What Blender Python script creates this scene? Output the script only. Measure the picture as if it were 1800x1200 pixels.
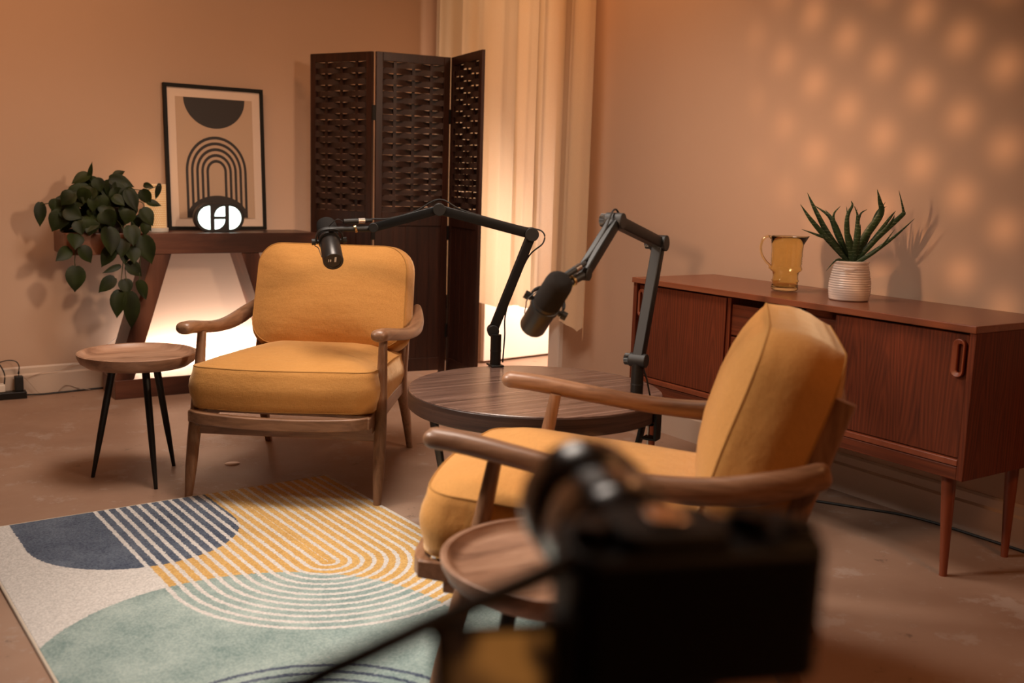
import bpy, bmesh, math, random
from mathutils import Vector, Matrix
PI = math.pi; S = math.sin; C = math.cos
scn = bpy.context.scene
for o in list(bpy.data.objects): bpy.data.objects.remove(o)
col = scn.collection

# ---------------------------------------------------------------- camera
cam = bpy.data.cameras.new('camera'); cam.sensor_width = 23.5; cam.lens = 23.5*1794.4/1800
cam.clip_start = 0.05; cam.clip_end = 60
cam.dof.use_dof = True; cam.dof.focus_distance = 3.5; cam.dof.aperture_fstop = 1.8
co = bpy.data.objects.new('camera', cam); col.objects.link(co)
_r, _u, _f = (.8392, -.5431, .0292), (.0601, .1459, .9875), (.5405, .8269, -.1551)
co.matrix_world = Matrix(((_r[0], _u[0], -_f[0], 0), (_r[1], _u[1], -_f[1], 0), (_r[2], _u[2], -_f[2], 1.08), (0, 0, 0, 1)))
scn.camera = co

# ---------------------------------------------------------------- world, lights, exposure
w = bpy.data.worlds.new('world'); scn.world = w; w.use_nodes = True
w.node_tree.nodes['Background'].inputs[0].default_value = (1, .62, .36, 1)
w.node_tree.nodes['Background'].inputs[1].default_value = 0.003
scn.view_settings.view_transform = 'Standard'; scn.view_settings.look = 'None'
scn.view_settings.gamma = 1; scn.view_settings.use_curve_mapping = False
scn.view_settings.exposure = 0.0

def area(name, loc, target, size, power, color, size_y=None, spread=180, shape='RECTANGLE'):
    l = bpy.data.lights.new(name, 'AREA'); l.shape = shape; l.size = size
    if size_y: l.size_y = size_y
    else: l.shape = 'SQUARE' if shape == 'RECTANGLE' else shape
    l.energy = power; l.color = color; l.spread = math.radians(spread)
    o = bpy.data.objects.new(name, l); col.objects.link(o); o.location = loc
    o.rotation_euler = (Vector(target)-Vector(loc)).to_track_quat('-Z', 'Y').to_euler()
    return o
# overhead soft lamp above the set
area('overhead_softbox', (1.25, 2.9, 2.75), (1.25, 3.05, 0), .8, 33, (1, .86, .74), spread=125)
# softbox on the left, square on to the right-hand wall
area('side_softbox', (-1.2, 2.0, 1.25), (2.99, 2.55, 1.16), .16, 2.3, (1, .60, .36), spread=29)
# softbox on the left, tilted down on the chairs and the rug
area('set_softbox', (-.5, 2.9, 2.35), (1.15, 1.95, .35), .45, 11, (1, .86, .74), spread=54)
# small softbox behind the photographer's right shoulder
area('front_softbox', (2.5, .2, 2.2), (.9, 4.6, .7), .3, 7, (1, .72, .5), spread=60)
area('near_lamp', (1.6, -.9, 2.9), (2.0, .9, 0), .6, 10, (1, .42, .16), spread=90)
# orange lamps washing the walls from above
area('wall_wash_lamp', (.2, 3.6, 2.85), (.5, 5.3, 1.5), 1.8, 14, (1, .50, .24), .3, spread=120)
area('wall_wash_lamp', (2.25, 3.1, 2.85), (2.99, 3.9, 1.6), .7, 8, (1, .47, .20), .3, spread=110)
# light strip tucked behind the console, on the floor side
area('console_light_strip', (1.60, 5.235, .105), (1.60, 5.31, .22), .85, 8.5, (1, .86, .76), .02, spread=170)
# lamps in the passage behind the curtain
area('passage_lamp', (3.75, 4.45, .9), (3.5, 5.2, .35), .35, 36, (1, .79, .64), .35)
area('passage_ceiling_lamp', (3.7, 4.7, 2.5), (3.3, 4.9, 0), .5, 9, (1, .70, .44), .5)

# ---------------------------------------------------------------- materials
def newmat(name):
    m = bpy.data.materials.new(name); m.use_nodes = True
    return m, m.node_tree.nodes, m.node_tree.links, m.node_tree.nodes['Principled BSDF']
def setb(b, **k):
    for n, v in k.items(): b.inputs[n.replace('_', ' ')].default_value = v
def plain(name, c, rough=.5, metal=0, bump=0, bscale=200, spec=.5, coat=0, var=0, vscale=8):
    m, N, L, b = newmat(name)
    setb(b, Base_Color=(*c, 1), Roughness=rough, Metallic=metal)
    b.inputs['Specular IOR Level'].default_value = spec; b.inputs['Coat Weight'].default_value = coat
    tc = N.new('ShaderNodeTexCoord')
    if bump:
        n = N.new('ShaderNodeTexNoise'); n.inputs['Scale'].default_value = bscale; n.inputs['Detail'].default_value = 4
        L.new(tc.outputs['Object'], n.inputs['Vector'])
        bp = N.new('ShaderNodeBump'); bp.inputs['Strength'].default_value = bump; bp.inputs['Distance'].default_value = .002
        L.new(n.outputs['Fac'], bp.inputs['Height']); L.new(bp.outputs['Normal'], b.inputs['Normal'])
    if var:
        n2 = N.new('ShaderNodeTexNoise'); n2.inputs['Scale'].default_value = vscale; n2.inputs['Detail'].default_value = 5
        L.new(tc.outputs['Object'], n2.inputs['Vector'])
        r = N.new('ShaderNodeValToRGB'); r.color_ramp.elements[0].position = .3; r.color_ramp.elements[1].position = .7
        r.color_ramp.elements[0].color = (*[x*(1-var) for x in c], 1); r.color_ramp.elements[1].color = (*[min(1, x*(1+var)) for x in c], 1)
        L.new(n2.outputs['Fac'], r.inputs['Fac']); L.new(r.outputs['Color'], b.inputs['Base Color'])
    return m
def wood(name, dark, mid, light, scale=(30, 3, 30), rough=.4, cath=0, bump=.15, spec=.5, coords='Object', fine=1.0, coat=0):
    """grain streaks run along the axis with the smallest scale"""
    m, N, L, b = newmat(name)
    tc = N.new('ShaderNodeTexCoord'); mp = N.new('ShaderNodeMapping'); mp.inputs['Scale'].default_value = scale
    L.new(tc.outputs[coords], mp.inputs['Vector'])
    n = N.new('ShaderNodeTexNoise'); n.inputs['Scale'].default_value = 1; n.inputs['Detail'].default_value = 6
    n.inputs['Roughness'].default_value = .62; n.inputs['Distortion'].default_value = .6
    L.new(mp.outputs['Vector'], n.inputs['Vector'])
    src = n.outputs['Fac']
    if cath:
        wv = N.new('ShaderNodeTexWave'); wv.inputs['Scale'].default_value = cath; wv.inputs['Distortion'].default_value = 5
        wv.inputs['Detail'].default_value = 3; wv.inputs['Detail Scale'].default_value = 1.2; wv.inputs['Detail Roughness'].default_value = .6
        mp2 = N.new('ShaderNodeMapping'); mp2.inputs['Scale'].default_value = tuple(x/8 for x in scale)
        L.new(tc.outputs[coords], mp2.inputs['Vector']); L.new(mp2.outputs['Vector'], wv.inputs['Vector'])
        mx = N.new('ShaderNodeMix'); mx.data_type = 'FLOAT'; mx.inputs['Factor'].default_value = .45
        L.new(n.outputs['Fac'], mx.inputs[2]); L.new(wv.outputs['Fac'], mx.inputs[3]); src = mx.outputs[0]
    r = N.new('ShaderNodeValToRGB'); e = r.color_ramp.elements
    e[0].position = .28; e[0].color = (*dark, 1); e[1].position = .75; e[1].color = (*light, 1)
    k = e.new(.5); k.color = (*mid, 1)
    L.new(src, r.inputs['Fac']); L.new(r.outputs['Color'], b.inputs['Base Color'])
    b.inputs['Roughness'].default_value = rough; b.inputs['Specular IOR Level'].default_value = spec
    b.inputs['Coat Weight'].default_value = coat; b.inputs['Coat Roughness'].default_value = .15
    bp = N.new('ShaderNodeBump'); bp.inputs['Strength'].default_value = bump; bp.inputs['Distance'].default_value = .001
    L.new(src, bp.inputs['Height']); L.new(bp.outputs['Normal'], b.inputs['Normal'])
    return m
def emit(name, c, s):
    m, N, L, b = newmat(name); setb(b, Base_Color=(*c, 1), Emission_Color=(*c, 1), Emission_Strength=s)
    return m
class X:                                    # tiny arithmetic on shader sockets
    def __init__(s, N, L, o): s.N, s.L, s.o = N, L, o
    def _b(s, op, b=None, rev=False):
        m = s.N.new('ShaderNodeMath'); m.operation = op
        a = s
        def put(i, q):
            if isinstance(q, X): s.L.new(q.o, m.inputs[i])
            else: m.inputs[i].default_value = q
        if b is None: put(0, a)
        elif rev: put(0, b); put(1, a)
        else: put(0, a); put(1, b)
        return X(s.N, s.L, m.outputs[0])
    def __add__(s, b): return s._b('ADD', b)
    def __sub__(s, b): return s._b('SUBTRACT', b)
    def __rsub__(s, b): return s._b('SUBTRACT', b, True)
    def __mul__(s, b): return s._b('MULTIPLY', b)
    def __truediv__(s, b): return s._b('DIVIDE', b)
    def __lt__(s, b): return s._b('LESS_THAN', b)
    def __gt__(s, b): return s._b('GREATER_THAN', b)
    def abs(s): return s._b('ABSOLUTE')
    def sqrt(s): return s._b('SQRT')
    def fract(s): return s._b('FRACT')
    def min(s, b): return s._b('MINIMUM', b)
    def max(s, b): return s._b('MAXIMUM', b)
    def lerp(s, a, b):                      # a + s*(b-a) on colours
        m = s.N.new('ShaderNodeMix'); m.data_type = 'RGBA'; s.L.new(s.o, m.inputs[0])
        for i, q in ((6, a), (7, b)):
            if isinstance(q, X): s.L.new(q.o, m.inputs[i])
            else: m.inputs[i].default_value = (*q, 1)
        return X(s.N, s.L, m.outputs[2])
def xyz(N, L, tc='Object'):
    t = N.new('ShaderNodeTexCoord'); sp = N.new('ShaderNodeSeparateXYZ'); L.new(t.outputs[tc], sp.inputs[0])
    return [X(N, L, sp.outputs[i]) for i in range(3)]
def noise(N, L, scale, detail=3, tc='Object', rough=.5):
    t = N.new('ShaderNodeTexCoord'); n = N.new('ShaderNodeTexNoise'); n.inputs['Scale'].default_value = scale
    n.inputs['Detail'].default_value = detail; n.inputs['Roughness'].default_value = rough; L.new(t.outputs[tc], n.inputs['Vector'])
    return X(N, L, n.outputs['Fac'])

M_wall = plain('painted_wall', (.50, .345, .252), .75, bump=.08, bscale=60, spec=.25, var=.02, vscale=1.3)
M_base = plain('baseboard_paint', (.56, .44, .35), .45, spec=.4)
M_trim = plain('door_trim_paint', (.70, .60, .52), .4, spec=.4)
M_door = plain('door_paint', (.80, .66, .57), .45, spec=.4)
M_dim = plain('unseen_wall_darkened', (.14, .10, .075), .85)  # colour of the unseen walls, darkened to cut bounced light
M_ceil = plain('unseen_ceiling_darkened', (.16, .12, .09), .9)  # unseen ceiling, kept dark so less fill light reaches the shadows
def floor_mat():
    m, N, L, b = newmat('worn_concrete')
    a = noise(N, L, 1.1, 5, rough=.6); p = noise(N, L, 4.6, 12, rough=.76); f = noise(N, L, 40, 6, rough=.7)
    base = ((a-.35)*3).max(0).min(1).lerp((.255, .148, .098), (.34, .222, .158))
    patch = ((p-.555)*26).max(0).min(1)
    base = (patch*.42).lerp(base, (.40, .32, .27))
    q = noise(N, L, 6.5, 10, rough=.75); stain = ((.385-q)*26).max(0).min(1)
    base = (stain*.6).lerp(base, (.11, .07, .05))
    sc = noise(N, L, 11, 14, rough=.82); scuff = ((sc-.60)*30).max(0).min(1)
    base = (scuff*.45).lerp(base, (.50, .42, .36))
    base = ((f-.5)*.9+.25).max(0).min(1).lerp(base, base)
    L.new(base.o, b.inputs['Base Color'])
    ro = (p*.35)+.33; L.new(ro.o, b.inputs['Roughness']); b.inputs['Specular IOR Level'].default_value = .45
    bp = N.new('ShaderNodeBump'); bp.inputs['Strength'].default_value = .25; bp.inputs['Distance'].default_value = .003
    h = patch*.6+f*.25-stain*.5; L.new(h.o, bp.inputs['Height']); L.new(bp.outputs['Normal'], b.inputs['Normal'])
    return m
M_floor = floor_mat()
def fabric_mat(name, c1, c2):
    m, N, L, b = newmat(name)
    a = noise(N, L, 7, 4); f = noise(N, L, 420, 2)
    t = (a-.5)*1.6+.5
    colr = t.max(0).min(1).lerp(c1, c2)
    colr = ((f-.4)*1.6).max(0).min(1).lerp(X(N, L, colr.o), tuple(min(1, x*1.18) for x in c2))
    L.new(colr.o, b.inputs['Base Color']); b.inputs['Roughness'].default_value = .9; b.inputs['Specular IOR Level'].default_value = .15
    b.inputs['Sheen Weight'].default_value = .8; b.inputs['Sheen Roughness'].default_value = .35
    b.inputs['Sheen Tint'].default_value = (1, .74, .46, 1)
    def stretched(sc):
        tc = N.new('ShaderNodeTexCoord'); mp = N.new('ShaderNodeMapping'); mp.inputs['Scale'].default_value = sc
        n = N.new('ShaderNodeTexNoise'); n.inputs['Scale'].default_value = 1; n.inputs['Detail'].default_value = 3
        L.new(tc.outputs['Object'], mp.inputs['Vector']); L.new(mp.outputs['Vector'], n.inputs['Vector']); return X(N, L, n.outputs['Fac'])
    weave = stretched((60, 500, 500))+stretched((500, 500, 60))
    t2 = ((weave-1.0)*2.2+.5).max(0).min(1)
    c2_ = t2.lerp(X(N, L, colr.o), tuple(min(1, x*1.22) for x in c2)); c3_ = X(N, L, c2_.o)
    mixf = N.new('ShaderNodeMix'); mixf.data_type = 'RGBA'; mixf.inputs[0].default_value = .6
    L.new(colr.o, mixf.inputs[6]); L.new(c3_.o, mixf.inputs[7]); L.new(mixf.outputs[2], b.inputs['Base Color'])
    w2 = noise(N, L, 13, 4, rough=.6); w3 = stretched((5, 24, 24))
    bp = N.new('ShaderNodeBump'); bp.inputs['Strength'].default_value = .55; bp.inputs['Distance'].default_value = .006
    h = w2*.9+w3*.8+weave*.10+f*.1; L.new(h.o, bp.inputs['Height']); L.new(bp.outputs['Normal'], b.inputs['Normal'])
    return m
M_fab = fabric_mat('mustard_velvet', (.40, .182, .046), (.485, .238, .070))
M_pipe = plain('mustard_piping', (.38, .19, .055), .85, spec=.15)
M_cwood = wood('stained_beech', (.14, .066, .033), (.235, .118, .062), (.32, .17, .095), (60, 60, 7), .38, spec=.5, bump=.06)
def teak_v():
    m, N, L, b = newmat('teak_vertical')
    x, y, z = xyz(N, L)
    tc = N.new('ShaderNodeTexCoord'); mp = N.new('ShaderNodeMapping'); mp.inputs['Scale'].default_value = (9, 9, 1.6); L.new(tc.outputs['Object'], mp.inputs['Vector'])
    n = N.new('ShaderNodeTexNoise'); n.inputs['Scale'].default_value = 1; n.inputs['Detail'].default_value = 3; L.new(mp.outputs['Vector'], n.inputs['Vector']); nz = X(N, L, n.outputs['Fac'])
    mp2 = N.new('ShaderNodeMapping'); mp2.inputs['Scale'].default_value = (240, 240, 3); L.new(tc.outputs['Object'], mp2.inputs['Vector'])
    n2 = N.new('ShaderNodeTexNoise'); n2.inputs['Scale'].default_value = 1; n2.inputs['Detail'].default_value = 4; L.new(mp2.outputs['Vector'], n2.inputs['Vector']); fine = X(N, L, n2.outputs['Fac'])
    yy = (((y+x)/.118).fract()-.5)*.118
    f = ((yy*yy)+.00012).sqrt()*92+z*5.5+nz*5.5
    tri = ((f.fract()-.5).abs()*2)
    t = tri*.38+fine*1.0-.18
    c = t.max(0).min(1).lerp((.038, .007, .0025), (.175, .036, .011))
    L.new(c.o, b.inputs['Base Color']); b.inputs['Roughness'].default_value = .5; b.inputs['Specular IOR Level'].default_value = .25
    return m
M_teakv = teak_v()
M_cwoodx = wood('stained_beech_across', (.14, .066, .033), (.235, .118, .062), (.32, .17, .095), (7, 60, 60), .38, spec=.5, bump=.06)
M_cwoody = wood('stained_beech_along', (.14, .066, .033), (.235, .118, .062), (.32, .17, .095), (60, 7, 60), .38, spec=.5, bump=.06)
M_edge = wood('table_edge_band', (.016, .008, .006), (.048, .023, .016), (.075, .038, .026), (2.5, 2.5, 170), .4, bump=.08)
M_teakh = wood('teak_horizontal', (.045, .009, .003), (.11, .024, .008), (.16, .036, .012), (90, 1.3, 90), .5, bump=.03, spec=.25)
M_teaktop = wood('teak_top', (.16, .048, .022), (.19, .060, .028), (.23, .075, .037), (26, 1.4, 26), .27, bump=.03)
M_teakleg = wood('teak_leg', (.15, .032, .011), (.19, .042, .015), (.23, .055, .02), (40, 40, 4), .38, bump=.04)
M_walnut = wood('console_walnut', (.035, .011, .006), (.095, .032, .018), (.17, .068, .038), (3, 26, 26), .32, cath=.5, bump=.05)
M_walnutv = wood('console_walnut_leg', (.035, .011, .006), (.09, .030, .016), (.16, .062, .034), (26, 26, 3), .32, cath=.5, bump=.05)
M_tabletop = wood('round_table_laminate', (.040, .022, .017), (.115, .064, .048), (.22, .135, .105), (2.2, 60, 60), .27, bump=.14)
M_acacia = wood('acacia_tray', (.19, .095, .055), (.36, .20, .125), (.50, .31, .205), (5, 22, 22), .42, bump=.05)
M_stave = wood('acacia_pale_stave', (.36, .20, .10), (.44, .26, .14), (.52, .33, .19), (26, 4, 26), .42, bump=.05)
M_screen = wood('screen_dark_wood', (.014, .0042, .0026), (.030, .009, .005), (.055, .017, .009), (40, 40, 3), .40, bump=.06)
M_weave = wood('woven_band', (.022, .010, .007), (.036, .016, .011), (.050, .024, .016), (6, 6, 60), .5, bump=.1)
M_black = plain('black_metal', (.006, .0055, .005), .42, spec=.4)
M_matte = plain('black_matte', (.007, .0065, .006), .55, bump=.2, bscale=700)
M_blk2 = plain('black_powder_coat', (.006, .006, .006), .42, spec=.3)
M_foam = plain('black_foam', (.018, .016, .015), .95, bump=.6, bscale=900, spec=.1)
M_mic = plain('microphone_body', (.030, .025, .022), .33, metal=.4)
M_rubber = plain('cable_rubber', (.012, .011, .010), .5)
M_chrome = plain('nickel', (.75, .66, .58), .22, metal=1)
M_brass = plain('brass', (.75, .50, .22), .3, metal=1)
M_white = plain('white_plastic', (.70, .64, .56), .4)
M_pot = plain('glazed_white_ceramic', (.72, .60, .53), .18, spec=.6)
M_leaf = plain('philodendron_leaf', (.013, .020, .004), .5, spec=.22, var=.6, vscale=12)
M_stem = plain('plant_stem', (.05, .06, .02), .5)
def aloe_mat():
    m, N, L, b = newmat('aloe_leaf'); x, y, z = xyz(N, L); n = noise(N, L, 60, 3)
    band = ((z*95+n*1.3).fract() < .22)*(n > .5)
    c = (band*.55).lerp(noise(N, L, 20, 3).lerp((.012, .032, .012), (.032, .066, .028)), (.16, .20, .12))
    L.new(c.o, b.inputs['Base Color']); b.inputs['Roughness'].default_value = .45; b.inputs['Specular IOR Level'].default_value = .35
    return m
M_aloe = aloe_mat()
M_gravel = plain('white_gravel', (.6, .55, .5), .8, bump=1, bscale=200)
M_ink = plain('print_ink', (.020, .014, .012), .6)
M_paper = plain('print_paper', (.50, .355, .25), .7)
M_mat = plain('mat_board', (.70, .56, .46), .7)
M_frameb = plain('black_picture_frame', (.008, .007, .006), .6, spec=.2)
M_glow = emit('sign_diffuser', (.78, 1.0, .93), 2.6)
M_signb = plain('sign_body', (.012, .010, .010), .35)
def curtain_mat():
    m, N, L, b = newmat('sheer_linen')
    N.remove(b); out = N['Material Output']
    f = noise(N, L, 260, 3)
    d = N.new('ShaderNodeBsdfDiffuse'); t = N.new('ShaderNodeBsdfTranslucent'); tr = N.new('ShaderNodeBsdfTransparent')
    c = f.lerp((.80, .62, .42), (.88, .72, .52)); L.new(c.o, d.inputs['Color']); L.new(c.o, t.inputs['Color'])
    m1 = N.new('ShaderNodeMixShader'); m1.inputs[0].default_value = .45; L.new(d.outputs[0], m1.inputs[1]); L.new(t.outputs[0], m1.inputs[2])
    m2 = N.new('ShaderNodeMixShader'); m2.inputs[0].default_value = .07; L.new(m1.outputs[0], m2.inputs[1]); L.new(tr.outputs[0], m2.inputs[2])
    L.new(m2.outputs[0], out.inputs['Surface'])
    return m
M_curt = curtain_mat()
def glass_mat():
    m, N, L, b = newmat('amber_glass')
    setb(b, Base_Color=(.98, .86, .52, 1), Roughness=.04, IOR=1.45); b.inputs['Transmission Weight'].default_value = 1
    return m
M_glass = glass_mat()
def shade_mat():
    m, N, L, b = newmat('perforated_lamp_shade')
    x, y, z = xyz(N, L); 
    at = N.new('ShaderNodeMath'); at.operation = 'ARCTAN2'; L.new(y.o, at.inputs[0]); L.new(x.o, at.inputs[1])
    u = X(N, L, at.outputs[0])*(34/(2*PI)); v = z/.0105
    row = (v*.5).fract() > .5
    du = ((u+row*.5).fract()-.5); dv = (v.fract()-.5)
    r = (du*du+dv*dv).sqrt(); hole = r < .27
    e = hole.lerp((.80, .34, .10), (1.0, .72, .40))
    L.new(e.o, b.inputs['Emission Color']); b.inputs['Emission Strength'].default_value = .60
    b.inputs['Base Color'].default_value = (.22, .14, .08, 1)
    return m
M_shade = shade_mat()
def rug_mat():
    m, N, L, b = newmat('patterned_rug_pile')
    x, y, z = xyz(N, L); f0 = noise(N, L, 120, 3, rough=.7); f1 = noise(N, L, 140, 3, rough=.7); 
    wob = (f0-.5)*.016; wob2 = (f1-.5)*.016
    u = x+wob; v = (y*-1.0)+wob2
    def dist(cx, cy): a = u-cx; c = v-cy; return (a*a+c*c).sqrt()
    def U(cx, cy, inv=False):               # half-stadium distance: straight above cy, round below
        a = u-cx; c = (v-cy).max(0); return (a*a+c*c).sqrt()
    grain = noise(N, L, 165, 4, rough=.8); soft = noise(N, L, 6.5, 5, rough=.65)
    g = ((grain-.5)*5.5+.5).max(0).min(1); sft = ((soft-.5)*2.8+.5).max(0).min(1)
    cream = g.lerp((.45, .43, .41), (.66, .63, .60))
    blue = (g*.6+sft*.4).lerp((.006, .018, .05), (.135, .165, .215))
    teal = (g*.45+sft*.55).lerp((.125, .20, .195), (.40, .48, .45))
    gold = (g*.7+sft*.3).lerp((.40, .22, .055), (.66, .42, .15))
    inB = U(.405, .26) < .30; inT = (dist(.404, 1.222) < .502).max((v > 1.222)*(u > .404))
    dU = U(.785, .775); inU = dU < .439
    k = (0.439-dU)/.0337; cs = k.fract() < .37
    base = inB.lerp(inT.lerp(cream, teal), blue)
    ucol = inB.lerp(inT.lerp(gold, teal), blue)
    ucol = cs.lerp(ucol, cream)
    c = inU.lerp(base, ucol)
    dN = dist(.31, 1.67); kn = ((.397-dN)/.036).fract() < .33
    c = ((dN < .397)*kn).lerp(c, blue)
    c = (v > 1.62).lerp(c, cream)
    L.new(c.o, b.inputs['Base Color']); b.inputs['Roughness'].default_value = .95; b.inputs['Specular IOR Level'].default_value = .1
    b.inputs['Sheen Weight'].default_value = .15
    bp = N.new('ShaderNodeBump'); bp.inputs['Strength'].default_value = .7; bp.inputs['Distance'].default_value = .003
    L.new(grain.o, bp.inputs['Height']); L.new(bp.outputs['Normal'], b.inputs['Normal'])
    return m
M_rug = rug_mat()
M_rugedge = plain('rug_binding', (.55, .47, .38), .9, bump=.5, bscale=300)

# ---------------------------------------------------------------- builders
def link(name, bm, mat, parent=None, smooth=True, bevel=0, sub=0, loc=None, rot=None, ang=40):
    me = bpy.data.meshes.new(name); bmesh.ops.recalc_face_normals(bm, faces=bm.faces[:])
    bm.to_mesh(me); bm.free()
    for p in me.polygons: p.use_smooth = smooth
    o = bpy.data.objects.new(name, me); col.objects.link(o)
    for mm in (mat if isinstance(mat, (list, tuple)) else [mat]): me.materials.append(mm)
    if parent: o.parent = parent
    if loc: o.location = loc
    if rot: o.rotation_euler = rot
    if bevel:
        m = o.modifiers.new('bevel', 'BEVEL'); m.width = bevel; m.segments = 2; m.limit_method = 'ANGLE'; m.angle_limit = math.radians(35)
        m.harden_normals = False
    if sub:
        m = o.modifiers.new('sub', 'SUBSURF'); m.levels = sub; m.render_levels = sub
    if smooth and not sub:
        try: me.set_sharp_from_angle(angle=math.radians(ang))
        except Exception: pass
    return o
def tag(o, label, cat, group=None, kind=None):
    if label: o['label'] = label
    if cat: o['category'] = cat
    if group: o['group'] = group
    if kind: o['kind'] = kind
    return o
def thing(name, label, cat, loc=(0, 0, 0), rz=0, group=None):
    o = bpy.data.objects.new(name, None); col.objects.link(o); o.empty_display_size = .1
    o.location = loc; o.rotation_euler = (0, 0, rz); return tag(o, label, cat, group)
def B(): return bmesh.new()
def box(bm, c, s, M=None, mi=0, taper=None):
    v = []
    for x in (-1, 1):
        for y in (-1, 1):
            for z in (-1, 1):
                k = taper if (taper and z < 0) else 1
                p = Vector((c[0]+x*s[0]/2*k, c[1]+y*s[1]/2*k, c[2]+z*s[2]/2))
                v.append(bm.verts.new(M @ p if M else p))
    for f in ((0, 1, 3, 2), (4, 6, 7, 5), (0, 4, 5, 1), (2, 3, 7, 6), (0, 2, 6, 4), (1, 5, 7, 3)):
        fc = bm.faces.new([v[i] for i in f]); fc.material_index = mi
    return bm
def hexa(bm, P):                            # 8 corners: bottom 4 then top 4, same order
    v = [bm.verts.new(p) for p in P]
    for f in ((0, 1, 2, 3), (4, 5, 6, 7), (0, 1, 5, 4), (1, 2, 6, 5), (2, 3, 7, 6), (3, 0, 4, 7)): bm.faces.new([v[i] for i in f])
    return bm
def catmull(P, n=6):
    P = [Vector(p) for p in P]; out = []
    Q = [P[0]*2-P[1]]+P+[P[-1]*2-P[-2]]
    for i in range(1, len(Q)-2):
        a, b, c, d = Q[i-1:i+3]
        for j in range(n):
            t = j/n
            out.append(.5*((2*b)+(c-a)*t+(2*a-5*b+4*c-d)*t*t+(3*b-a-3*c+d)*t**3))
    out.append(P[-1]); return out
def lerpl(V, t):
    x = t*(len(V)-1); i = min(int(x), len(V)-2); return V[i]+(V[i+1]-V[i])*(x-i)
def tube(bm, P, ra, rb=None, n=12, up=(0, 0, 1), smooth=0, cap=True, power=2.0, roundcap=False):
    """sweep an ellipse (ra sideways, rb along up); ra/rb scalars or lists spread along the path"""
    if smooth: P = catmull(P, smooth)
    P = [Vector(p) for p in P]; m = len(P)
    ra = ra if isinstance(ra, (list, tuple)) else [ra, ra]; rb = rb if rb is not None else ra
    rb = rb if isinstance(rb, (list, tuple)) else [rb, rb]
    rings = []; up = Vector(up)
    if roundcap:
        t0 = (P[0]-P[1]).normalized(); t1 = (P[-1]-P[-2]).normalized()
    L = [0]
    for i in range(1, m): L.append(L[-1]+(P[i]-P[i-1]).length)
    items = []
    for i, p in enumerate(P):
        t = (P[min(i+1, m-1)]-P[max(i-1, 0)]).normalized(); f = L[i]/L[-1]
        items.append((p, t, lerpl(ra, f), lerpl(rb, f)))
    if roundcap:
        a, b = items[0], items[-1]; r0 = min(a[2], a[3]); r1 = min(b[2], b[3])
        pre = [(a[0]-a[1]*r0*S(q), a[1], a[2]-r0*(1-C(q)), a[3]-r0*(1-C(q))) for q in (1.45, 1.1, .6)]
        post = [(b[0]+b[1]*r1*S(q), b[1], b[2]-r1*(1-C(q)), b[3]-r1*(1-C(q))) for q in (.6, 1.1, 1.45)]
        items = pre+items+post
    side0 = None
    for p, t, a, b in items:
        s = t.cross(up)
        if s.length < 1e-3: s = side0 if side0 else t.cross(Vector((1, 0, 0)))
        s.normalize()
        u = s.cross(t).normalized(); side0 = s
        ring = []
        for k in range(n):
            q = 2*PI*k/n; cx, sy = C(q), S(q)
            cx = math.copysign(abs(cx)**(2/power), cx); sy = math.copysign(abs(sy)**(2/power), sy)
            ring.append(bm.verts.new(p+s*(a*cx)+u*(b*sy)))
        rings.append(ring)
    for r0, r1 in zip(rings, rings[1:]):
        for k in range(n): bm.faces.new((r0[k], r0[(k+1) % n], r1[(k+1) % n], r1[k]))
    if cap: bm.faces.new(rings[0][::-1]); bm.faces.new(rings[-1])
    return bm
def cyl(bm, a, b, ra, rb=None, n=20):
    return tube(bm, [a, b], [ra, rb if rb is not None else ra], n=n, up=(0, 0, 1) if abs((Vector(b)-Vector(a)).normalized().z) < .95 else (0, 1, 0))
def lathe(bm, prof, n=40, c=(0, 0, 0), M=None, closed=False):
    rings = []
    for r, z in prof:
        if r < 1e-5: rings.append([bm.verts.new((M @ Vector((c[0], c[1], c[2]+z))) if M else (c[0], c[1], c[2]+z))]); continue
        ring = []
        for k in range(n):
            p = Vector((c[0]+r*C(2*PI*k/n), c[1]+r*S(2*PI*k/n), c[2]+z)); ring.append(bm.verts.new(M @ p if M else p))
        rings.append(ring)
    for a, b in zip(rings, rings[1:]):
        for k in range(n):
            j = (k+1) % n
            if len(a) == 1 and len(b) == 1: continue
            if len(a) == 1: bm.faces.new((a[0], b[j], b[k]))
            elif len(b) == 1: bm.faces.new((a[k], a[j], b[0]))
            else: bm.faces.new((a[k], a[j], b[j], b[k]))
    return bm
def prism(bm, pts, a, b, M=None, axis='z'):
    """extrude 2-D outline between a and b along axis"""
    def mk(p, h):
        q = {'z': (p[0], p[1], h), 'y': (p[0], h, p[1]), 'x': (h, p[0], p[1])}[axis]
        q = Vector(q); return bm.verts.new(M @ q if M else q)
    lo = [mk(p, a) for p in pts]; hi = [mk(p, b) for p in pts]; n = len(pts)
    bm.faces.new(lo[::-1]); bm.faces.new(hi)
    for i in range(n): bm.faces.new((lo[i], lo[(i+1) % n], hi[(i+1) % n], hi[i]))
    return bm
def rrect(w, d, r, n=6, cx=0, cy=0):
    o = []
    for sx, sy, a0 in ((1, 1, 0), (-1, 1, PI/2), (-1, -1, PI), (1, -1, 1.5*PI)):
        for i in range(n+1):
            a = a0+PI/2*i/n; o.append((cx+sx*(w/2-r)+r*C(a), cy+sy*(d/2-r)+r*S(a)))
    return o
def strip(bm, P, Wd, nrm):                  # flat ribbon along P of width Wd in direction nrm
    a = [bm.verts.new(Vector(p)-Vector(nrm)*Wd/2) for p in P]; b = [bm.verts.new(Vector(p)+Vector(nrm)*Wd/2) for p in P]
    for i in range(len(P)-1): bm.faces.new((a[i], a[i+1], b[i+1], b[i]))

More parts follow.
